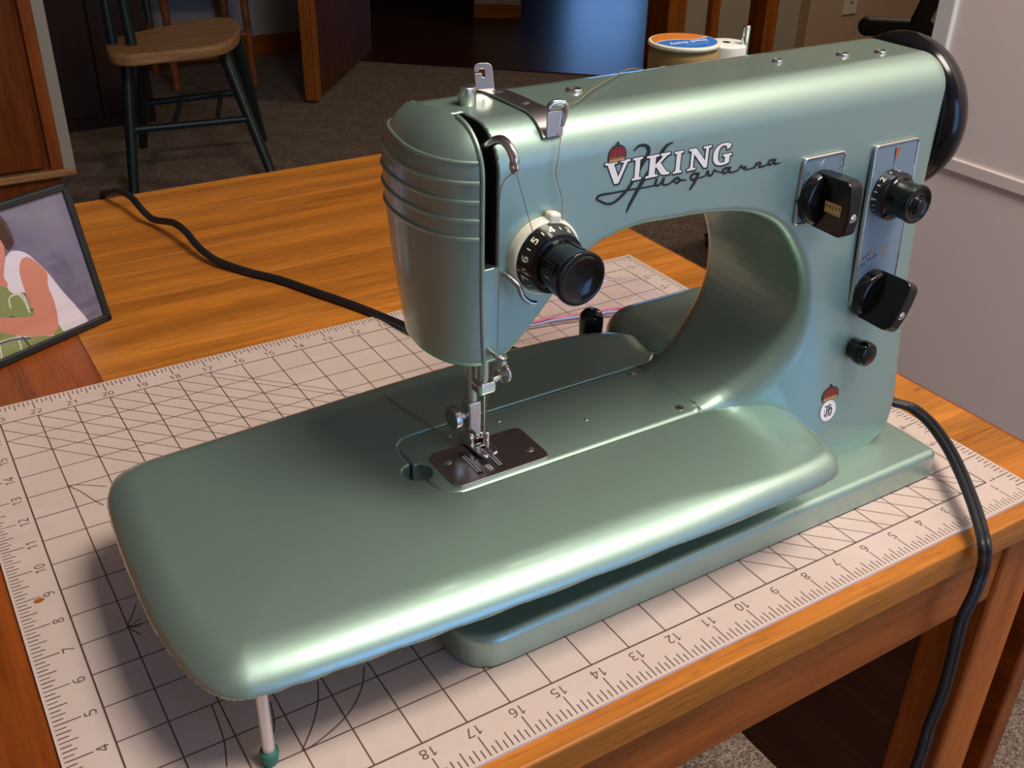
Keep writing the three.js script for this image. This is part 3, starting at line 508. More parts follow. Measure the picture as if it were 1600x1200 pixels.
  function crown(c, x, y, w, h) {
    c.fillStyle = '#17130f'; c.beginPath(); c.moveTo(x - w * 0.52, y + h * 0.55); c.quadraticCurveTo(x - w * 0.72, y - h * 0.35, x, y - h * 0.5); c.quadraticCurveTo(x + w * 0.72, y - h * 0.35, x + w * 0.52, y + h * 0.55); c.closePath(); c.fill();
    c.fillStyle = '#86201a'; c.beginPath(); c.moveTo(x - w * 0.46, y + h * 0.36); c.quadraticCurveTo(x - w * 0.64, y - h * 0.28, x, y - h * 0.42); c.quadraticCurveTo(x + w * 0.64, y - h * 0.28, x + w * 0.46, y + h * 0.36); c.closePath(); c.fill();
    c.fillStyle = '#b79a5a'; c.fillRect(x - w * 0.48, y + h * 0.36, w * 0.96, h * 0.15);
    c.strokeStyle = '#17130f'; c.lineWidth = w * 0.035; for (const q of [-0.26, 0, 0.26]) { c.beginPath(); c.moveTo(x + q * w * 1.3, y + h * 0.36); c.quadraticCurveTo(x + q * w * 1.5, y - h * 0.1, x, y - h * 0.45); c.stroke(); }
    c.fillStyle = '#d8c27a'; for (let i = -3; i <= 3; i++) { c.beginPath(); c.arc(x + i * w * 0.13, y + h * 0.30, w * 0.028, 0, 7); c.fill(); }
    c.fillStyle = '#17130f'; c.beginPath(); c.arc(x, y - h * 0.56, w * 0.08, 0, 7); c.fill();
  }
  const e = at(1294.5, 642, 'z', 0.1462), cr = at(1300, 615, 'z', 0.1452);
  frontPrint('emblem', 0.158, 0.192, 0.036, 0.086, 14000, (c, X, Y, k) => {
    crown(c, X(cr.x), Y(cr.y), k * 0.0132, k * 0.0092);
    c.fillStyle = '#efeae0'; c.beginPath(); c.arc(X(e.x), Y(e.y), k * 0.0071, 0, 7); c.fill();
    c.strokeStyle = '#1d2036'; c.lineCap = 'round'; const s = k * 0.001, ox = X(e.x), oy = Y(e.y), L = (w, ...p) => { c.lineWidth = w * s; c.beginPath(); p.forEach(([x, y], i) => (i ? c.lineTo(ox + x * s, oy + y * s) : c.moveTo(ox + x * s, oy + y * s))); c.stroke(); };
    L(1.2, [-1.0, -3.2], [-1.0, 1.6], [-2.6, 3.2]); L(0.5, [-3.0, -1.4], [-3.2, 2.4], [-1.6, 3.8], [0.4, 3.2]); L(0.9, [-2.8, -3.4], [-0.6, -3.0]); L(0.7, [0.2, -3.4], [1.2, -3.9], [2.6, -3.2]); L(1.2, [0.8, -2.8], [0.8, 3.2]); L(1.1, [0.8, -0.4], [2.4, -1.6], [3.2, -0.2], [2.9, 2.2], [2.0, 3.8]); L(0.5, [-1, 0], [1, -0.6]);
    c.fillStyle = '#c9cfcb'; c.font = `${Math.round(2.0 * s)}px sans-serif`; c.textAlign = 'center'; c.fillText('o', X(e.x) - 1.4 * s, Y(e.y) + 10.5 * s); c.fillText('N', X(e.x) + 1.6 * s, Y(e.y) + 10.3 * s);
  }, 'round white emblem with a dark monogram under a red crown');
}
// control plates and knobs on the column
function controlPlate(x0, x1, y0, y1, draw, label) {
  const ym = (y0 + y1) / 2, tilt = Math.atan2(zFront(y0) - zFront(y1), y1 - y0), g = new THREE.Group(), w = (x1 - x0) / 2, h = (y1 - y0) / 2;
  const p = part('control_plate', (() => { const s = new THREE.Shape(roundRect(-w, w, -h, h, 0.003).map(([x, y]) => new THREE.Vector2(x, y))); return new THREE.ExtrudeGeometry(s, { depth: 0.0008, bevelEnabled: true, bevelSize: 0.0004, bevelOffset: -0.0004, bevelThickness: 0.0004, bevelSegments: 2 }); })(), M.steel, machine, label);
  p.position.set((x0 + x1) / 2, ym, (zFront(y0) + zFront(y1)) / 2 + 0.0002); p.rotation.x = -tilt;
  const ppm = 12000, b = 0.0016, t = canvasTexture(Math.round((x1 - x0 - 2 * b) * ppm), Math.round((y1 - y0 - 2 * b) * ppm), (c, W, H) => { c.fillStyle = '#7b9099'; c.fillRect(0, 0, W, H); draw(c, (x) => (x - x0 - b) * ppm, (y) => (y1 - b - y) * ppm, W, H); });
  part('printed_face', new THREE.PlaneGeometry(x1 - x0 - 2 * b, y1 - y0 - 2 * b).translate(0, 0, 0.00135), Ph({ map: t, roughness: 0.35, metalness: 0.25 }), p);
  const rail = roundRect(-w + 0.0008, w - 0.0008, -h + 0.0008, h - 0.0008, 0.0028).map(([x, y]) => V(x, y, 0.0012));
  part('chrome_border', new THREE.TubeGeometry(new THREE.CatmullRomCurve3(rail, true, 'catmullrom', 0.1), 160, 0.0008, 8, true), M.chrome, p);
  return p;
}
controlPlate(0.1262, 0.1600, 0.1905, 0.2305, (c, X, Y, W, H) => {
  c.strokeStyle = '#22303a'; c.lineWidth = 5; c.lineJoin = 'miter';
  for (const y of [0.2185, 0.2135]) { c.beginPath(); c.moveTo(X(0.1285), Y(y + 0.003)); c.lineTo(X(0.1285), Y(y - 0.002)); c.lineTo(X(0.1320), Y(y + 0.003)); c.lineTo(X(0.1285), Y(y + 0.003)); c.stroke(); }
  c.strokeStyle = '#e8eef0'; c.beginPath(); c.moveTo(X(0.1395), Y(0.2255)); c.lineTo(X(0.1425), Y(0.2275)); c.lineTo(X(0.1410), Y(0.2235)); c.stroke();
  c.strokeStyle = '#39434a'; for (const y of [0.2270, 0.2225, 0.2180]) { c.beginPath(); c.moveTo(X(0.1555), Y(y)); c.lineTo(X(0.1575), Y(y - 0.0016)); c.lineTo(X(0.1545), Y(y - 0.0032)); c.stroke(); }
}, 'chrome edged zigzag control plate with small stitch marks');
controlPlate(0.1835, 0.2225, 0.1275, 0.2292, (c, X, Y, W, H) => {
  c.fillStyle = '#2d3138'; c.beginPath(); c.moveTo(X(0.2012), Y(0.2252)); c.lineTo(X(0.2030), Y(0.2252)); c.lineTo(X(0.2022), Y(0.2110)); c.fill();
  c.fillStyle = '#c4622c'; c.beginPath(); c.moveTo(X(0.2026), Y(0.2252)); c.lineTo(X(0.2066), Y(0.2252)); c.lineTo(X(0.2034), Y(0.2172)); c.fill();
  const dash = (x, y, col) => { c.fillStyle = col; c.save(); c.translate(X(x), Y(y)); c.rotate(0.15); c.fillRect(-9, -16, 18, 32); c.restore(); };
  [[0.1945, 0.1625], [0.1985, 0.1630], [0.2030, 0.1634]].forEach((p, i) => dash(...p, i ? '#a8794e' : '#a5662e')); dash(0.2085, 0.1628, '#b07046'); dash(0.2068, 0.1580, '#b4683c');
  for (const [x, y] of [[0.1885, 0.1590], [0.1905, 0.1598], [0.1930, 0.1572], [0.1955, 0.1575], [0.1980, 0.1582], [0.1878, 0.1545], [0.1902, 0.1552], [0.1995, 0.1590], [0.1925, 0.1610]]) { c.fillStyle = '#26344a'; c.fillRect(X(x) - 7, Y(y) - 11, 14, 22); }
}, 'tall chrome edged stitch length control plate');
function digits(r0, r1, z0, z1, list, size) {   // white figures round a skirt; angle is measured from the bottom, anticlockwise as seen from the front
  const W = 1536, H = 160, t = canvasTexture(W, H, (c) => {
    c.fillStyle = '#0b0b0c'; c.fillRect(0, 0, W, H); c.fillStyle = '#efe9d2'; c.textAlign = 'center'; c.textBaseline = 'middle'; c.font = `bold ${size}px sans-serif`;
    for (const [s, a] of list) { c.save(); c.translate(a / 360 * W, H * 0.5); c.rotate(Math.PI); s === '|' ? c.fillRect(-5, -20, 10, 40) : c.fillText(s, 0, 0); c.restore(); }
  });
  const g = new THREE.CylinderGeometry(r1, r0, z1 - z0, 72, 1, true).rotateX(Math.PI / 2).translate(0, 0, (z0 + z1) / 2);
  return [g, Ph({ map: t, roughness: 0.25, clearcoat: 0.5, clearcoatRoughness: 0.1 })];
}
{
  // thread tension dial
  const p = at(846, 397, 'z', 0.132), X = p.x, Y = p.y;
  const tn = part('tension_dial', latheZ([[0.0, 0.0308], [0.0060, 0.0310], [0.0102, 0.0322], [0.0112, 0.0340], [0.0128, 0.0342], [0.0135, 0.0334], [0.0135, 0.0316], [0.0126, 0.0296], [0.0122, 0.0150], [0.0128, 0.0142], [0.0150, 0.0140]], 64), M.black, machine, 'black thread tension dial with white figures');
  tn.position.set(X, Y, 0.132);
  part('ivory_ring', mergeGeometries([latheZ([[0, 0.0060], [0.0172, 0.0060], [0.0190, 0.0050], [0.0194, 0.003], [0.0194, -0.001]], 64).toNonIndexed(), box(-0.0036, 0.0036, 0.0150, 0.0225, -0.0002, 0.0062, 0.002).rotateZ(-0.18).toNonIndexed()]), M.ivory, tn, 'ivory ring with a pointer tab');
  const l = []; for (let k = 0; k < 10; k++) { const a = 185 + (k - 4) * 35; l.push([String(k), ((a % 360) + 360) % 360]); if (k < 9) l.push(['|', ((a + 17.5) % 360 + 360) % 360]); }
  part('figures', ...digits(0.0180, 0.0149, 0.0054, 0.0141, l, 92), tn, 'white figures on the dial');
  for (const a of [60, 67, 74, 150, 157, 164, 240, 247, 254, 330, 337, 344]) { const b = a * Math.PI / 180; part('grip_ridge', box(-0.0005, 0.0005, -0.0006, 0.0006, 0.0130, 0.0275, 0.0003).translate(0.0124, 0, 0).rotateZ(b), M.black, tn); }
}
{
  // knob with a bar handle and a small yellow scale
  const bar = (name, px, py, zz, turn, label, scale) => {
    const p = at(px, py, 'z', zz), k = part(name, latheZ([[0, 0.0075], [0.0125, 0.0075], [0.0150, 0.0062], [0.0158, 0.004], [0.0158, -0.001]], 48), M.black, machine, label);
    k.position.set(p.x, p.y, zz - 0.0002); k.rotation.z = turn;
    const s = new THREE.Shape(); s.moveTo(-0.0150, 0.004); s.lineTo(0.0150, 0.004); s.lineTo(0.0154, 0.0215); s.quadraticCurveTo(0.0152, 0.0250, 0.0120, 0.0260); s.quadraticCurveTo(0, 0.0278, -0.0120, 0.0260); s.quadraticCurveTo(-0.0152, 0.0250, -0.0154, 0.0215); s.closePath();
    part('handle', new THREE.ExtrudeGeometry(s, { depth: 0.0076, bevelEnabled: true, bevelSize: 0.0010, bevelThickness: 0.0010, bevelSegments: 3, curveSegments: 10 }).translate(0, 0, -0.0038).rotateZ(Math.PI / 2).rotateY(Math.PI / 2), M.black, k);
    part('setscrew', latheZ([[0, 0.0012], [0.0018, 0.0010], [0.0027, 0.0003], [0.0029, -0.0005]], 20).translate(0.0, -0.004, 0.0274), M.chrome, k, 'small round chrome screw');
    if (scale) part('scale_strip', new THREE.PlaneGeometry(0.0116, 0.0064).rotateY(-Math.PI / 2).translate(-0.0050, -0.001, 0.0168), S({ roughness: 0.5, map: canvasTexture(224, 124, (c) => { c.fillStyle = '#efc27c'; c.fillRect(0, 0, 224, 124); c.fillStyle = '#14110c'; c.font = 'bold 66px sans-serif'; c.textAlign = 'center'; c.textBaseline = 'middle'; '54321'.split('').forEach((d, i) => { c.fillText(d, 26 + i * 43, 46); c.fillRect(22 + i * 43, 92, 8, 32); }); }) }), k, 'yellow strip with the figures 54321');
    return k;
  };
  bar('zigzag_knob', 1277, 307, 0.1335, 0.02, 'black bar handled knob with a yellow figure strip', true);
  bar('buttonhole_knob', 1359, 458, 0.1385, -0.45, 'black bar handled knob turned aslant below the stitch length dial', false);
  const p = at(1384, 301, 'z', 0.1335), d = part('stitch_length_dial', latheZ([[0, 0.0250], [0.0046, 0.0250], [0.0050, 0.0244], [0.0052, 0.0222], [0.0090, 0.0222], [0.0098, 0.0240], [0.0112, 0.0240], [0.0117, 0.0230], [0.0112, 0.0190], [0.0108, 0.0100], [0.0140, 0.0088], [0.0146, 0.0078]], 56), M.black, machine, 'black round stitch length dial with white marks');
  d.position.set(p.x, p.y, 0.1335);
  part('figures', ...digits(0.0150, 0.0146, -0.0005, 0.0080, [['2', 222], ['|', 238], ['|', 254], ['1', 272], ['|', 286], ['|', 300], ['|', 314], ['0', 330], ['3', 172], ['|', 196], ['4', 122]], 96), d, 'white marks on the dial');
  part('centre_button', latheZ([[0, 0.0268], [0.0034, 0.0266], [0.0041, 0.0258], [0.0042, 0.0230]], 32), M.black, d);
  const b = at(1337, 545, 'z', 0.1425), q = part('reverse_button', latheZ([[0, 0.0130], [0.0060, 0.0126], [0.0078, 0.0112], [0.0082, 0.0085], [0.0080, 0.0050], [0.0068, 0.0028], [0.0066, -0.002]], 40), M.black, machine, 'small round black push button');
  q.position.set(b.x, b.y, 0.1415);
}
{
  // hand wheel
  const w = part('hand_wheel', latheX([[0.012, -0.001], [0.0405, 0.0005], [0.0462, 0.0030], [0.0490, 0.0082], [0.0494, 0.0130], [0.0478, 0.0182], [0.0440, 0.0220], [0.0390, 0.0228], [0.0330, 0.0210], [0.0290, 0.0180], [0.0240, 0.0190], [0.0150, 0.0215], [0, 0.0215]], 80), M.black, machine, 'glossy black hand wheel');
  w.position.set(0.2455, 0.2280, 0.0860);
  part('wheel_hub', latheX([[0, 0.030], [0.012, 0.030], [0.0135, 0.028], [0.0135, 0.020]], 40), M.chrome, w);
  const axle = part('axle', latheX([[0, -0.004], [0.018, -0.004], [0.018, 0.004], [0, 0.004]], 40), M.steel, w);
}
{
  // housing behind the column with a black knob, spool rests and pins
  const d2 = polygonField(roundRect(0.119, 0.236, -0.040, 0.045, 0.028, 10));
  const f = (x, y, z) => rounded(d2(x, z)[0], Math.max(y - 0.0695, 0.018 - y), 0.020);
  part('motor_housing', skin(f, [0.09, 0.012, -0.068], [0.246, 0.092, 0.055], 0.003), M.paint, machine, 'green rounded housing behind the column');
  const k = at(924, 499, 'z', -0.030);
  part('rear_knob', mergeGeometries([lathe([[0, 0.032], [0.0060, 0.031], [0.0085, 0.028], [0.0090, 0.022], [0.0080, 0]], 28)]).translate(k.x, k.y - 0.024, -0.030), M.black, machine, 'black knob on the rear housing');
  part('knob_bracket', box(k.x - 0.006, 0.130, 0.0212, k.y - 0.020, -0.036, -0.024, 0.003), M.black, machine);
  part('spool_shelf', box(0.075, 0.190, 0.2305, 0.2345, -0.004, 0.050, 0.002), M.paint, machine);
  const s = at(1069, 63, 'z', 0.0215), p2 = at(1163, 74, 'z', 0.035);
  for (const [x, z, h] of [[s.x, 0.0215, 0.036], [p2.x, 0.035, 0.0455]]) {
    const pin = part('spool_pin', lathe([[0, 0], [0.0024, 0], [0.0024, h - 0.001], [0.0018, h], [0, h]], 20).translate(x, 0.2342, z), M.chrome, machine);
  }
  part('spool_disc', lathe([[0, 0], [0.0125, 0], [0.0130, 0.001], [0.0130, 0.0325], [0.0122, 0.0340], [0.0026, 0.0342]], 40).translate(p2.x - 0.007, 0.2345, 0.0262), M.white, machine, 'white spool disc');
}

// ---------------------------------------------------------------- spool of thread and the thread led through the machine
const spool = at(1069, 63, 'z', 0.0215);
{
  const r = 0.0218, h = spool.y - 0.2348, t = thing('thread_spool', 'tan thread spool with a white rim and blue orange label behind the arm', 'thread spool', [spool.x, 0.2348, 0.0215]);
  part('wound_thread', lathe([[0.003, 0.002], [r - 0.0015, 0.002], [r - 0.0008, 0.006], [r - 0.0008, h - 0.008], [r - 0.0018, h - 0.0025], [0.003, h - 0.0025]], 56), S({ color: lin(0.30, 0.185, 0.07), roughness: 0.75 }), t, 'wound tan thread');
  part('flange', lathe([[0.0025, h - 0.003], [r - 0.002, h - 0.0032], [r, h - 0.0024], [r, h - 0.0008], [r - 0.0008, h], [0.0025, h]], 56), M.ivory, t);
  part('flange', lathe([[0.0025, 0], [r - 0.0008, 0], [r, 0.0008], [r - 0.001, 0.0026], [0.0025, 0.0026]], 56), M.ivory, t);
  const label = canvasTexture(512, 512, (c) => {
    c.fillStyle = '#c9742a'; c.fillRect(0, 0, 512, 512); c.fillStyle = '#2a6fbf'; c.beginPath(); c.moveTo(0, 230); c.bezierCurveTo(120, 170, 220, 215, 290, 250); c.bezierCurveTo(360, 285, 440, 262, 512, 240); c.lineTo(512, 512); c.lineTo(0, 512); c.fill();
    c.strokeStyle = '#f3efe4'; c.lineWidth = 10; c.beginPath(); c.moveTo(0, 230); c.bezierCurveTo(120, 170, 220, 215, 290, 250); c.bezierCurveTo(360, 285, 440, 262, 512, 240); c.stroke();
    c.save(); c.translate(256, 322); c.rotate(Math.PI); c.fillStyle = '#f6f3ec'; c.font = 'italic bold 74px serif'; c.textAlign = 'center'; c.textBaseline = 'middle'; c.fillText('Dual Duty', 0, 0); c.restore();
    c.fillStyle = '#9cc3e8'; for (let i = 0; i < 10; i++) c.fillRect(150 + i * 24, 402, 13, 13);
  });
  part('label_disc', new THREE.CircleGeometry(r - 0.0018, 48).rotateX(-Math.PI / 2).translate(0, h + 0.0002, 0), Ph({ map: label, roughness: 0.4 }), t, 'blue and orange paper label');
}
{
  const q = (px, py, z) => at(px, py, 'z', z), line = [];
  const th = thing('sewing_thread', 'fine tan thread led from the spool through the guides to the needle', 'thread');
  const seg = (pts, n = 40) => part('strand', tube(pts, 0.00022, n, 5), M.thread, th);
  const over = [[1012, 103], [985, 107], [955, 122], [925, 140], [905, 157], [890, 163]].map(([a, b]) => { const p = at(a, b, 'y', 0.2752); return p; });
  seg([V(spool.x - 0.0208, 0.2560, 0.0240), V(spool.x - 0.0300, 0.2640, 0.0420), V(over[0].x, 0.2730, over[0].z), ...over.slice(1), V(-0.0352, 0.2795, 0.1306)], 60);
  const dial = at(878, 358, 'z', 0.1375), lev = V(-0.0722, 0.2600, 0.1488);
  seg([V(-0.0360, 0.2665, 0.1315), q(873, 240, 0.1345), q(869, 275, 0.1350), q(878, 310, 0.1355), dial]);
  seg([q(835, 372, 0.1370), V(lev.x + 0.0008, lev.y, lev.z)], 8);
  seg([lev, q(782, 300, 0.1440), q(780, 420, 0.1425), q(777, 548, 0.1430)], 40);
  seg([q(777, 555, 0.1425), V(-0.0480, 0.1175, 0.0915), V(-0.0487, 0.1085, 0.0895), V(-0.0490, 0.0760, 0.0868)], 24);
  const tail = [[738, 700, 0.0722], [720, 690, 0.0720], [700, 683, 0.0708], [676, 668, 0.0708], [650, 650, 0.0708], [622, 632, 0.0700], [598, 614, 0.0685], [588, 611, 0.0678]].map(([a, b, y]) => at(a, b, 'y', y));
  seg(tail, 40); seg(tail.map((p, i) => V(p.x + 0.0006 * Math.sin(i * 2.1), p.y + 0.0003, p.z + 0.0012 * Math.sin(i * 1.3))), 40);
}

// ---------------------------------------------------------------- cords
{
  const r = 0.0036, T = TOP + r;
  const pts = [[646, 515, 0.004], [600, 496, 0], [555, 478, 0], [500, 459, 0], [440, 438, 0], [385, 424, 0], [340, 408, 0.002], [312, 388, 0.006], [290, 362, 0.012], [270, 348, 0.012], [240, 343, 0.004], [222, 328, 0.010], [205, 308, 0.015], [186, 299, 0.014], [170, 301, 0.006]].map(([a, b, h]) => at(a, b, 'y', T + h));
  pts.unshift(V(0.150, 0.014, -0.046), at(862, 566, 'y', 0.006), at(822, 552, 'y', T + 0.002), at(770, 543, 'y', T + 0.002), at(720, 535, 'y', T + 0.002), at(680, 526, 'y', T + 0.002));
  const e = pts[pts.length - 1]; pts.push(V(e.x - 0.004, T - 0.004, -0.6455), V(e.x - 0.004, -0.05, -0.647), V(e.x - 0.002, -0.35, -0.648), V(e.x, FLOOR + 0.004, -0.66));
  single('power_cord', tube(pts, r, 260, 10, 0.4), M.cord, 'black power cord looping across the bare table past the picture frame', 'cord');
  // the cord on the other side is a flat twin lead hanging over the near edge
  const a = [[1395, 628, 0.026], [1425, 637, 0.024], [1455, 662, 0.022], [1482, 700, 0.020], [1503, 742, 0.018], [1522, 790, 0.014], [1534, 830, 0.010], [1539, 858, 0.006]].map(([px, py, h]) => at(px, py, 'y', h));
  a.unshift(V(a[0].x - 0.028, 0.030, a[0].z - 0.07), V(a[0].x - 0.012, 0.028, a[0].z - 0.03));
  const l = [[1537, 885, 0.2455], [1524, 925, 0.2475], [1503, 968, 0.2480], [1490, 1020, 0.2480], [1474, 1080, 0.2480], [1450, 1140, 0.2480], [1433, 1195, 0.2480]].map(([px, py, z]) => at(px, py, 'z', z)), end = l[l.length - 1];
  l.push(V(end.x - 0.02, -0.45, 0.25), V(end.x - 0.03, FLOOR + 0.004, 0.26));
  const lead = [...a, ...l], c = thing('pedal_cord', 'black twin lead curving over the mat and hanging off the near table edge', 'cord');
  for (const s of [-1, 1]) part('conductor', tube(lead.map((p) => V(p.x + s * 0.0019, p.y, p.z + s * 0.0006)), 0.0027, 220, 10, 0.4), M.cord, c);
}

// ---------------------------------------------------------------- clear plastic bag behind the machine
{
  const t = thing('plastic_bag', 'clear plastic zip bag with a pink and blue seal lying behind the machine', 'plastic bag', [0.140, 0, -0.1427], -0.204);
  const g = new THREE.PlaneGeometry(0.170, 0.100, 68, 40).rotateX(-Math.PI / 2).translate(0.042, 0, -0.016), p = g.attributes.position;
  const lift = (x, z) => 0.0012 + 0.0055 * Math.pow(noise(x * 34 + 9, z * 60 + z * x * 200, 41), 2) + 0.0022 * noise(x * 90, z * 110, 43);
  for (let i = 0; i < p.count; i++) p.setY(i, lift(p.getX(i), p.getZ(i)));
  g.computeVertexNormals();
  part('film', g, Ph({ color: lin(0.97, 0.95, 0.97), transmission: 1, thickness: 0, roughness: 0.12, ior: 1.45 }), t);
  const strip = (dz, m, n) => { const q = []; for (let k = 0; k <= 30; k++) { const x = mix(-0.041, 0.125, k / 30); q.push(V(x, lift(x, dz) + 0.0012, dz)); } part(n, tube(q, 0.0013, 90, 6), m, t); };
  strip(0.000, S({ color: lin(0.62, 0.16, 0.27), roughness: 0.4 }), 'pink_seal'); strip(0.0042, S({ color: lin(0.30, 0.36, 0.62), roughness: 0.4 }), 'blue_seal');
}

// ---------------------------------------------------------------- picture frame on the table
{
  const c = V(-0.1705, TOP, -0.3389), b = V(-0.2650, TOP, -0.2958), H = 0.120, lean = 77.5 * Math.PI / 180, W = 0.170;
  const t = thing('picture_frame', 'black picture frame with a portrait of a child, leaning back on the table', 'picture frame', [c.x, TOP, c.z]);
  const ex = c.clone().sub(b).normalize(), away = V(ex.z, 0, -ex.x); if (away.z > 0) away.negate();
  const ey = V(0, Math.sin(lean), 0).add(away.clone().multiplyScalar(Math.cos(lean))), ez = ex.clone().cross(ey);
  const basis = new THREE.Matrix4().makeBasis(ex, ey, ez); t.quaternion.setFromRotationMatrix(basis);
  const fw = 0.0062;
  part('frame', mergeGeometries([box(-W, 0, 0, fw, -0.007, 0.004, 0.0015), box(-W, 0, H - fw, H, -0.007, 0.004, 0.0015), box(-W, -W + fw, 0, H, -0.007, 0.004, 0.0015), box(-fw, 0, 0, H, -0.007, 0.004, 0.0015)]), S({ color: lin(0.014, 0.017, 0.016), roughness: 0.4 }), t, 'thin black frame');
  part('backing', box(-W + 0.002, -0.002, 0.002, H - 0.002, -0.006, -0.002), M.rubber, t);
  part('stand', (() => { const g = box(-W / 2 - 0.02, -W / 2 + 0.02, 0, 0.075, -0.002, 0, 0.0006); g.translate(0, -0.075, 0).rotateX(0.55).translate(0, 0.078, -0.0065); return g; })(), M.rubber, t);
  const w = W - 2 * fw, h = H - 2 * fw, K = 6000;
  const pic = canvasTexture(Math.round(w * K), Math.round(h * K), (g, CW, CH) => {
    g.fillStyle = '#7c7488'; g.fillRect(0, 0, CW, CH);
    for (let i = 0; i < 420; i++) { const col = [[110, 102, 132], [150, 142, 150], [84, 76, 108], [134, 146, 168], [126, 118, 122]][i % 5]; g.fillStyle = `rgba(${col},0.10)`; g.save(); g.translate(rnd() * CW, rnd() * CH); g.rotate(rnd() * 3); g.beginPath(); g.ellipse(0, 0, 40 + rnd() * 130, 14 + rnd() * 50, 0, 0, 7); g.fill(); g.restore(); }
    // points of the zoomed photograph onto the picture plane
    const inv = basis.clone().setPosition(c).invert();
    const P = (zx, zy) => {
      const px = zx / 3.635, py = 270 + zy / 3.635, d = V((px - 800) / FPX, -(py - 600) / FPX, -1).applyQuaternion(camera.quaternion);
      const k = c.clone().sub(CAM).dot(ez) / d.dot(ez), p = CAM.clone().addScaledVector(d, k).applyMatrix4(inv); return [(p.x + W - fw) * K, (H - fw - p.y) * K];
    };
    const shape = (col, pts) => { g.fillStyle = col; g.beginPath(); smoothLine([...pts, pts[0]].map((q) => P(...q)), 80).forEach((q, i) => (i ? g.lineTo(...q) : g.moveTo(...q))); g.fill(); };
    shape('#8f9a5c', [[-420, 700], [0, 640], [130, 690], [330, 860], [380, 910], [250, 980], [0, 1090], [-420, 1200]]);
    g.lineWidth = 9; for (const [col, pts] of [['#d8d4c0', [[50, 760], [60, 700], [120, 690], [170, 800]]], ['#d8d4c0', [[-60, 980], [120, 930], [300, 920]]], ['#3d4a62', [[-60, 870], [110, 800], [200, 770]]], ['#2d3440', [[120, 930], [180, 1000]]], ['#d8d4c0', [[90, 900], [125, 1030]]], ['#d8d4c0', [[-10, 960], [10, 1070]]], ['#3d4a62', [[-100, 1010], [60, 950], [170, 940]]]]) { g.strokeStyle = col; g.beginPath(); smoothLine(pts.map((q) => P(...q)), 20).forEach((q, i) => (i ? g.lineTo(...q) : g.moveTo(...q))); g.stroke(); }
    shape('#e9dfe4', [[25, 480], [60, 445], [130, 450], [200, 500], [270, 570], [350, 670], [440, 770], [500, 860], [380, 915], [330, 860], [260, 700], [140, 680], [60, 680], [20, 600]]);
    shape('#d98d74', [[150, 475], [195, 500], [262, 570], [268, 640], [300, 720], [325, 830], [318, 900], [260, 925], [120, 925], [-40, 900], [-200, 880], [-200, 830], [0, 822], [190, 805], [165, 740], [120, 620], [105, 540], [120, 490]]);
    shape('#d98d74', [[-160, 430], [0, 380], [22, 450], [18, 590], [40, 640], [-20, 680], [-160, 640]]);
    shape('#4c2b22', [[-180, 300], [-40, 235], [15, 260], [50, 320], [75, 400], [40, 440], [10, 400], [-20, 360], [-120, 420], [-180, 420]]);
    shape('#8f9a5c', [[-300, 690], [0, 640], [60, 680], [120, 700], [150, 760], [185, 800], [0, 818], [-300, 830]]);
    g.strokeStyle = '#d8d4c0'; g.beginPath(); smoothLine([[55, 770], [50, 710], [95, 690], [130, 720], [165, 795]].map((q) => P(...q)), 30).forEach((q, i) => (i ? g.lineTo(...q) : g.moveTo(...q))); g.stroke();
  });
  part('portrait_print', new THREE.PlaneGeometry(w, h).translate(-W / 2, H / 2, 0.0012), Ph({ map: pic, roughness: 0.45 }), t, 'portrait print of a child in a white dress before a mauve backdrop');
  part('glass', box(-W + fw, -fw, fw, H - fw, 0.0018, 0.0026), Ph({ color: 0xffffff, transmission: 1, roughness: 0.03, thickness: 0, ior: 1.5 }), t);
}

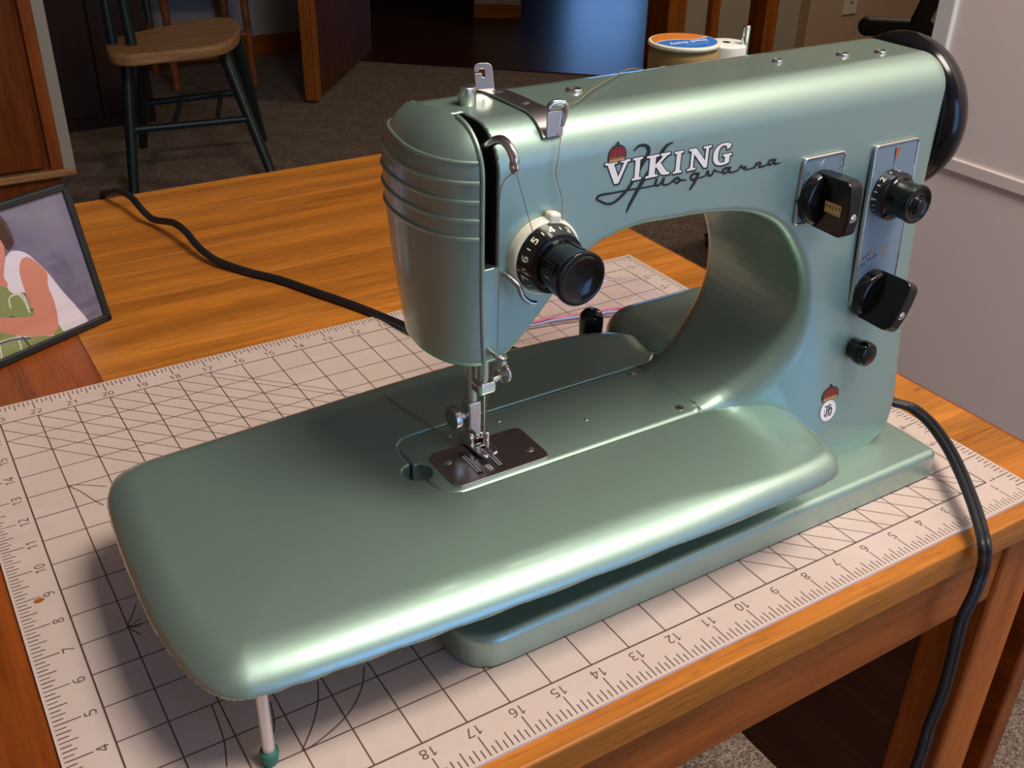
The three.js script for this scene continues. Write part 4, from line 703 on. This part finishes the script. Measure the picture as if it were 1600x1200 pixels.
// ---------------------------------------------------------------- furniture in the room beyond
{
  // green chair with a pale wooden seat
  const c = thing('windsor_chair', 'dark green wooden chair with a pale varnished seat beyond the table', 'chair', [0.60, FLOOR, -2.86]), Y = (y) => y - FLOOR;
  const L = (p) => V(p.x - 0.60, p.y - FLOOR, p.z + 2.86), sy = -0.296;
  const out = [[163, 68], [172, 60], [200, 52], [245, 42], [300, 32], [345, 26], [366, 28], [374, 42], [366, 58], [345, 68], [300, 75], [250, 80], [200, 85], [172, 82]].map(([a, b]) => { const p = L(at(a, b, 'y', sy)); return [p.x, p.z]; });
  const o = smoothLine([...out, out[0]], 60).slice(0, -1);
  part('seat', metreUV(slab(o, 0.036, 0.010).translate(0, 0.446 - 0.036, 0), 1.5, 3), M.seat, c, 'pale varnished wooden seat');
  const foot = [L(at(224, 230, 'y', FLOOR)), L(at(411, 220, 'y', FLOOR))];
  const f2 = V(foot[0].x - 0.16, 0, foot[0].z + 0.50), f3 = V(foot[1].x - 0.13, 0, foot[1].z + 0.48);
  const tops = [[224, 76], [365, 48], [197, 82], [342, 66]].map(([a, b]) => L(at(a, b, 'y', sy - 0.03)));
  const leg = (top, bot) => part('leg', rod(V(bot.x, 0, bot.z), V(top.x, 0.418, top.z), 0.015, 0.019), M.greenWood, c);
  const ft = [foot[0], foot[1], f2, f3];
  ft.forEach((f, i) => leg(tops[i], f));
  const along = (i, h) => V(mix(ft[i].x, tops[i].x, h / 0.418), h, mix(ft[i].z, tops[i].z, h / 0.418));
  const a0 = along(0, 0.20), a1 = along(1, 0.20), b0 = along(2, 0.20), b1 = along(3, 0.20);
  part('stretcher', rod(a0, a1, 0.011), M.greenWood, c); part('stretcher', rod(b0, b1, 0.011), M.greenWood, c);
  for (const t of [0.35, 0.72]) part('spindle', rod(a0.clone().lerp(a1, t), b0.clone().lerp(b1, t), 0.008), M.greenWood, c);
  for (const [a, b, e, f, r] of [[176, 68, 152, -60, 0.016], [206, 70, 178, -60, 0.016], [234, 36, 215, -60, 0.010]]) {
    const p = L(at(a, b, 'y', sy)), d = at(e, f, 'z', p.z - 2.86 - 0.02); part('back_post', rod(p, L(d), r, r * 0.8), M.greenWood, c);
  }
}
{
  // light orange chair behind it
  const c = thing('wooden_chair', 'plain orange wooden chair against the wall behind the green chair', 'chair', [0.98, FLOOR, -3.95]);
  const L = (p) => V(p.x - 0.98, p.y - FLOOR, p.z + 3.95);
  const fa = L(at(277, 140, 'y', FLOOR)), fb = L(at(398, 131, 'y', FLOOR)), back = 0.30;
  const ta = L(at(255, 0, 'z', fa.z - 3.95)), tb = L(at(381, 0, 'z', fb.z - 3.95)), k = (f, t, h) => f.clone().lerp(t, h / t.y);
  part('leg', rod(fa, k(fa, ta, 0.95), 0.017, 0.015, 8), M.chairWood, c); part('leg', rod(fb, k(fb, tb, 0.95), 0.017, 0.015, 8), M.chairWood, c);
  for (const f of [fa, fb]) part('leg', rod(V(f.x, 0, f.z - back), V(f.x, 0.43, f.z - back), 0.016, 0.016, 8), M.chairWood, c);
  for (const h of [0.205, 0.50]) { const p = k(fa, ta, h), q = k(fb, tb, h); part('rail', rod(p, q, 0.014, 0.014, 8), M.chairWood, c); }
  const p = k(fa, ta, 0.43), q = k(fb, tb, 0.43);
  part('seat', slab([[p.x, p.z + 0.01], [q.x, q.z + 0.01], [fb.x, fb.z - back], [fa.x, fa.z - back]], 0.02, 0.003).translate(0, 0.42, 0), M.darkWood, c);
}
{
  // dark sideboard in the shade behind the green chair
  const Z = -3.45, x0 = at(60, 120, 'z', Z).x, x1 = at(236, 120, 'z', Z).x, c = thing('sideboard', 'very dark brown sideboard in the shade behind the green chair', 'sideboard', [(x0 + x1) / 2, FLOOR, Z - 0.16]), w = (x1 - x0) / 2;
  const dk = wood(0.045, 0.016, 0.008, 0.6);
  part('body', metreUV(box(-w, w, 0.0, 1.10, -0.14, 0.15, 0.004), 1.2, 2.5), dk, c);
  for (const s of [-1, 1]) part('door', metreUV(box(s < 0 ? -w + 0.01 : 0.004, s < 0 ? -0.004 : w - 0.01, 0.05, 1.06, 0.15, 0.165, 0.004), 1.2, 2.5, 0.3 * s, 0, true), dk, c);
}
{
  // tall cabinet at the left
  const Z = -2.35, edge = at(96, 130, 'z', Z), low = at(60, 273, 'z', Z).y, X1 = at(118, 262, 'z', Z).x, X = (px, py) => at(px, py, 'z', Z).x;
  const c = thing('cabinet', 'reddish wooden cabinet with a pale edge strip at the left beyond the table', 'cabinet', [X1 - 0.5, FLOOR, Z - 0.25]);
  const T = 1.5, lo = low - FLOOR;
  part('body', metreUV(box(-0.5, 0.462, 0.0, T, -0.25, 0.235, 0.003), 1.2, 2.5, 0, 0, true), M.cabinet, c);
  part('door', metreUV(box(-0.48, 0.425, lo + 0.015, T - 0.02, 0.235, 0.252, 0.003), 1.2, 2.5, 0.4, 0.1, true), M.cabinet, c);
  part('inset_panel', metreUV(box(-0.36, 0.33, lo + 0.13, T - 0.12, 0.250, 0.256, 0.003), 2.5, 1.2, 0.2, 0.3, true), M.trimWood, c);
  part('edge_strip', box(0.470, 0.500, lo - 0.005, T, 0.20, 0.256, 0.003), M.trimPale, c, 'pale vertical edge strip');
  part('edge_strip', metreUV(box(0.440, 0.470, lo - 0.005, T, 0.20, 0.256, 0.003), 1, 2, 0, 0, true), M.tableLeg, c);
  part('lower_rail', metreUV(box(-0.5, 0.500, lo - 0.012, lo + 0.008, 0.235, 0.262, 0.004), 1.2, 2), M.seat, c, 'pale lower rail');
}
{
  // dark upholstered chair beyond the hand wheel
  const c = thing('office_chair', 'black chair with a rounded arm pad behind the hand wheel', 'chair', [1.62, FLOOR, -1.25]);
  const L = (p) => V(p.x - 1.62, p.y - FLOOR, p.z + 1.25), Z = -1.15;
  const pad = L(at(1402, 46, 'z', Z)), top = L(at(1476, -40, 'z', Z)), low = L(at(1412, 72, 'z', Z));
  part('arm_pad', new RoundedBoxGeometry(0.048, 0.044, 0.20, 5, 0.021).rotateY(0.9).translate(pad.x + 0.05, pad.y - 0.006, pad.z - 0.03), M.rubber, c);
  part('back_frame', rod(V(low.x, low.y - 0.02, low.z), top, 0.020, 0.024), M.rubber, c);
  part('arm_support', rod(V(pad.x + 0.05, 0.42, pad.z - 0.03), V(pad.x + 0.05, pad.y - 0.01, pad.z - 0.03), 0.012), M.rubber, c);
  part('seat', new RoundedBoxGeometry(0.46, 0.09, 0.46, 4, 0.04).translate(pad.x + 0.05, 0.43, pad.z - 0.22), M.rubber, c);
  part('column', rod(V(pad.x + 0.05, 0.06, pad.z - 0.22), V(pad.x + 0.05, 0.40, pad.z - 0.22), 0.025), M.rubber, c);
  for (let i = 0; i < 5; i++) { const a = i * 1.2566; part('foot', rod(V(pad.x + 0.05, 0.08, pad.z - 0.22), V(pad.x + 0.05 + 0.27 * Math.cos(a), 0.02, pad.z - 0.22 + 0.27 * Math.sin(a)), 0.018, 0.018), M.rubber, c); }
}

scene.traverse((o) => { if (o.isMesh) { o.castShadow = true; o.receiveShadow = true; } });
renderer.render(scene, camera);
